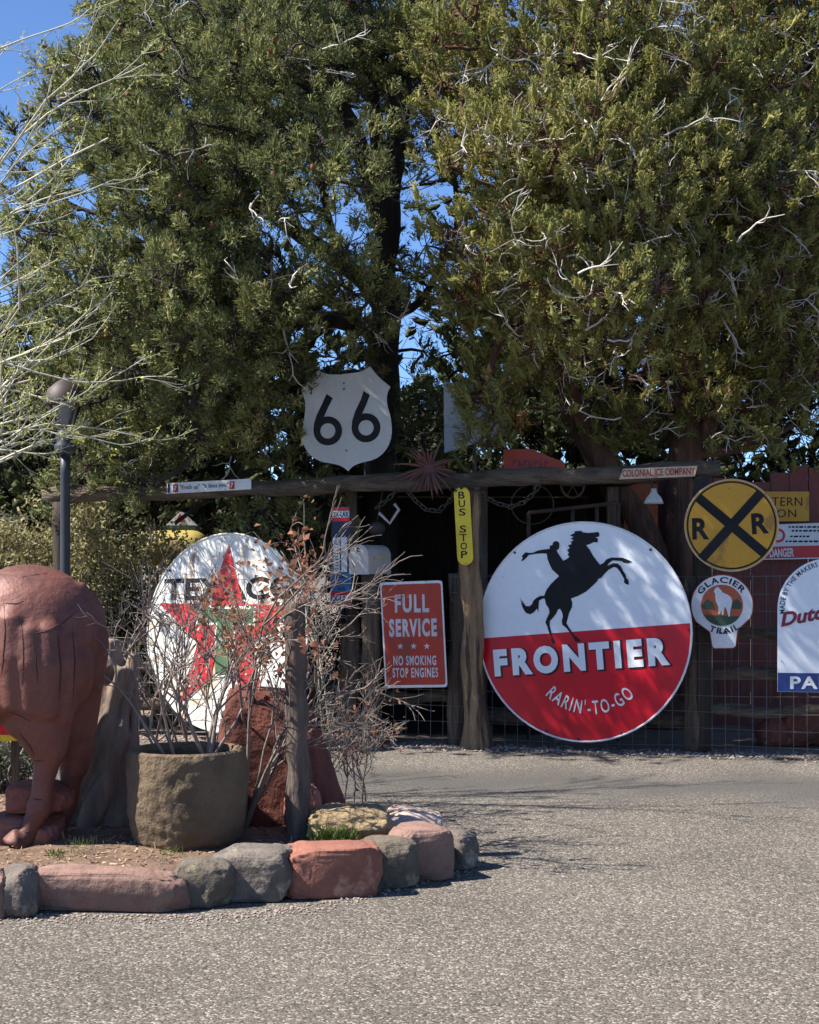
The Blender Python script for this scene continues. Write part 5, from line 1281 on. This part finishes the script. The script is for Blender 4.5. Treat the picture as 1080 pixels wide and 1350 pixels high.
b6 = (X(250, 9.4), 9.4, bedz(X(250, 9.4), 9.4))
shrub('bare_shrub', 'loose bare twig shrub in front of the star sign', b6, [hd((b6[0] + .06 * i, b6[1], b6[2]), 200 + 30 * i, 740 + (i % 3) * 35, 9.4, .009, .8) for i in range(-1, 5)], 2, 39, wander=.12, ratio=.5, kids=(4, 5), rmin=.0018)

# ------------------------------------------------------------------ ground litter, weeds, gravel
g = np.random.default_rng(77)
n = 5200; pts_ = []
while len(pts_) < n:
    x_, y_ = g.uniform(-3.2, .15), g.uniform(6.85, 9.6)
    if in_bed(x_, y_): pts_.append((x_, y_, bedz(x_, y_) + .004))
Cn = np.array(pts_); D = unit(g.normal(size=Cn.shape) * np.array([1, 1, .25])) * g.uniform(.012, .045, (n, 1)); Wd = unit(np.cross(D, g.normal(size=Cn.shape) * .3 + np.array([0, 0, 1]))) * g.uniform(.006, .018, (n, 1))
V, Q, tn = quads_np(Cn, D, Wd, g.random(n))
o = link_mesh('leaf_litter', mesh_np('leaf_litter', V, Q, tn, False), M['litter']); tag(o, 'dry leaf and bark litter covering the island soil', 'litter', kind='stuff')
bm = bmesh.new(); bmesh.ops.create_icosphere(bm, subdivisions=1, radius=1); ico = np.array([v.co[:] for v in bm.verts]); icf = np.array([[v.index for v in f.verts] for f in bm.faces]); bm.free()
def pebbles(name, label, pts_, r0, r1, mat, seed):
    g = np.random.default_rng(seed); n = len(pts_); r_ = g.uniform(r0, r1, n) ** 1
    S_ = r_[:, None, None] * g.uniform(.6, 1.2, (n, 1, 3)) * np.array([1, 1, .6]); Vv = ico[None] * (1 + g.normal(0, .12, (n, len(ico), 1))) * S_ + np.array(pts_)[:, None]
    Ff = icf[None] + (np.arange(n) * len(ico))[:, None, None]
    me = bpy.data.meshes.new(name); me.from_pydata(Vv.reshape(-1, 3).tolist(), [], Ff.reshape(-1, 3).tolist()); me.update()
    tag(link_mesh(name, me, mat), label, 'gravel', kind='stuff')
pt = []
for i in range(1500):
    x_ = g.uniform(-3.5, 4.2); y_ = 13.16 - .25 * x_ - .18 + g.normal() * .14; pt.append((x_, y_, .006))
pebbles('verge_gravel', 'small loose stones along the foot of the fence', pt, .005, .022, M['stone_bit'], 5)
pt = []
for i in range(900):
    px = g.uniform(-40, 640); q = G(px, 1212 - .0 * px); yy = 6.72 + (max(0, px - 250) / 340) ** 2 * .95 + abs(g.normal()) * -.09
    pt.append((X(px, yy), yy, .003))
pebbles('kerb_gravel', 'fine gravel gathered on the asphalt along the island kerb', pt, .003, .010, M['stone_bit'], 6)
def weed(label, base, n, h, seed, w=.008):
    g = np.random.default_rng(seed); t = thing('weed', label, 'plant', base)
    Cn = np.array(base) + g.normal(size=(n, 3)) * np.array([h * .55, h * .3, 0]); Cn[:, 2] += g.random(n) * h * .5
    D = unit(g.normal(size=(n, 3)) * .5 + np.array([0, 0, 1.0])) * (h * g.uniform(.25, .6, (n, 1))); Wd = unit(np.cross(D, g.normal(size=(n, 3)))) * w
    V, Q, tn = quads_np(Cn, D, Wd, g.random(n))
    tag(link_mesh('leaves', mesh_np('leaves', V, Q, tn, False), M['weed'], t), kind='stuff')
weed('green weed clump at the foot of the ochre boulder', tuple(bed_pt(440, 1112)), 700, .10, 1, .006)
weed('tiny green weed in front of the red block stack', tuple(bed_pt(76, 1130)), 90, .05, 2, .006)
weed('dry seedling weed in front of the planter', tuple(bed_pt(222, 1132)), 60, .08, 3, .004)
weed('dry seedling weed at the shaded stump foot', tuple(bed_pt(108, 1126)), 50, .10, 4, .004)
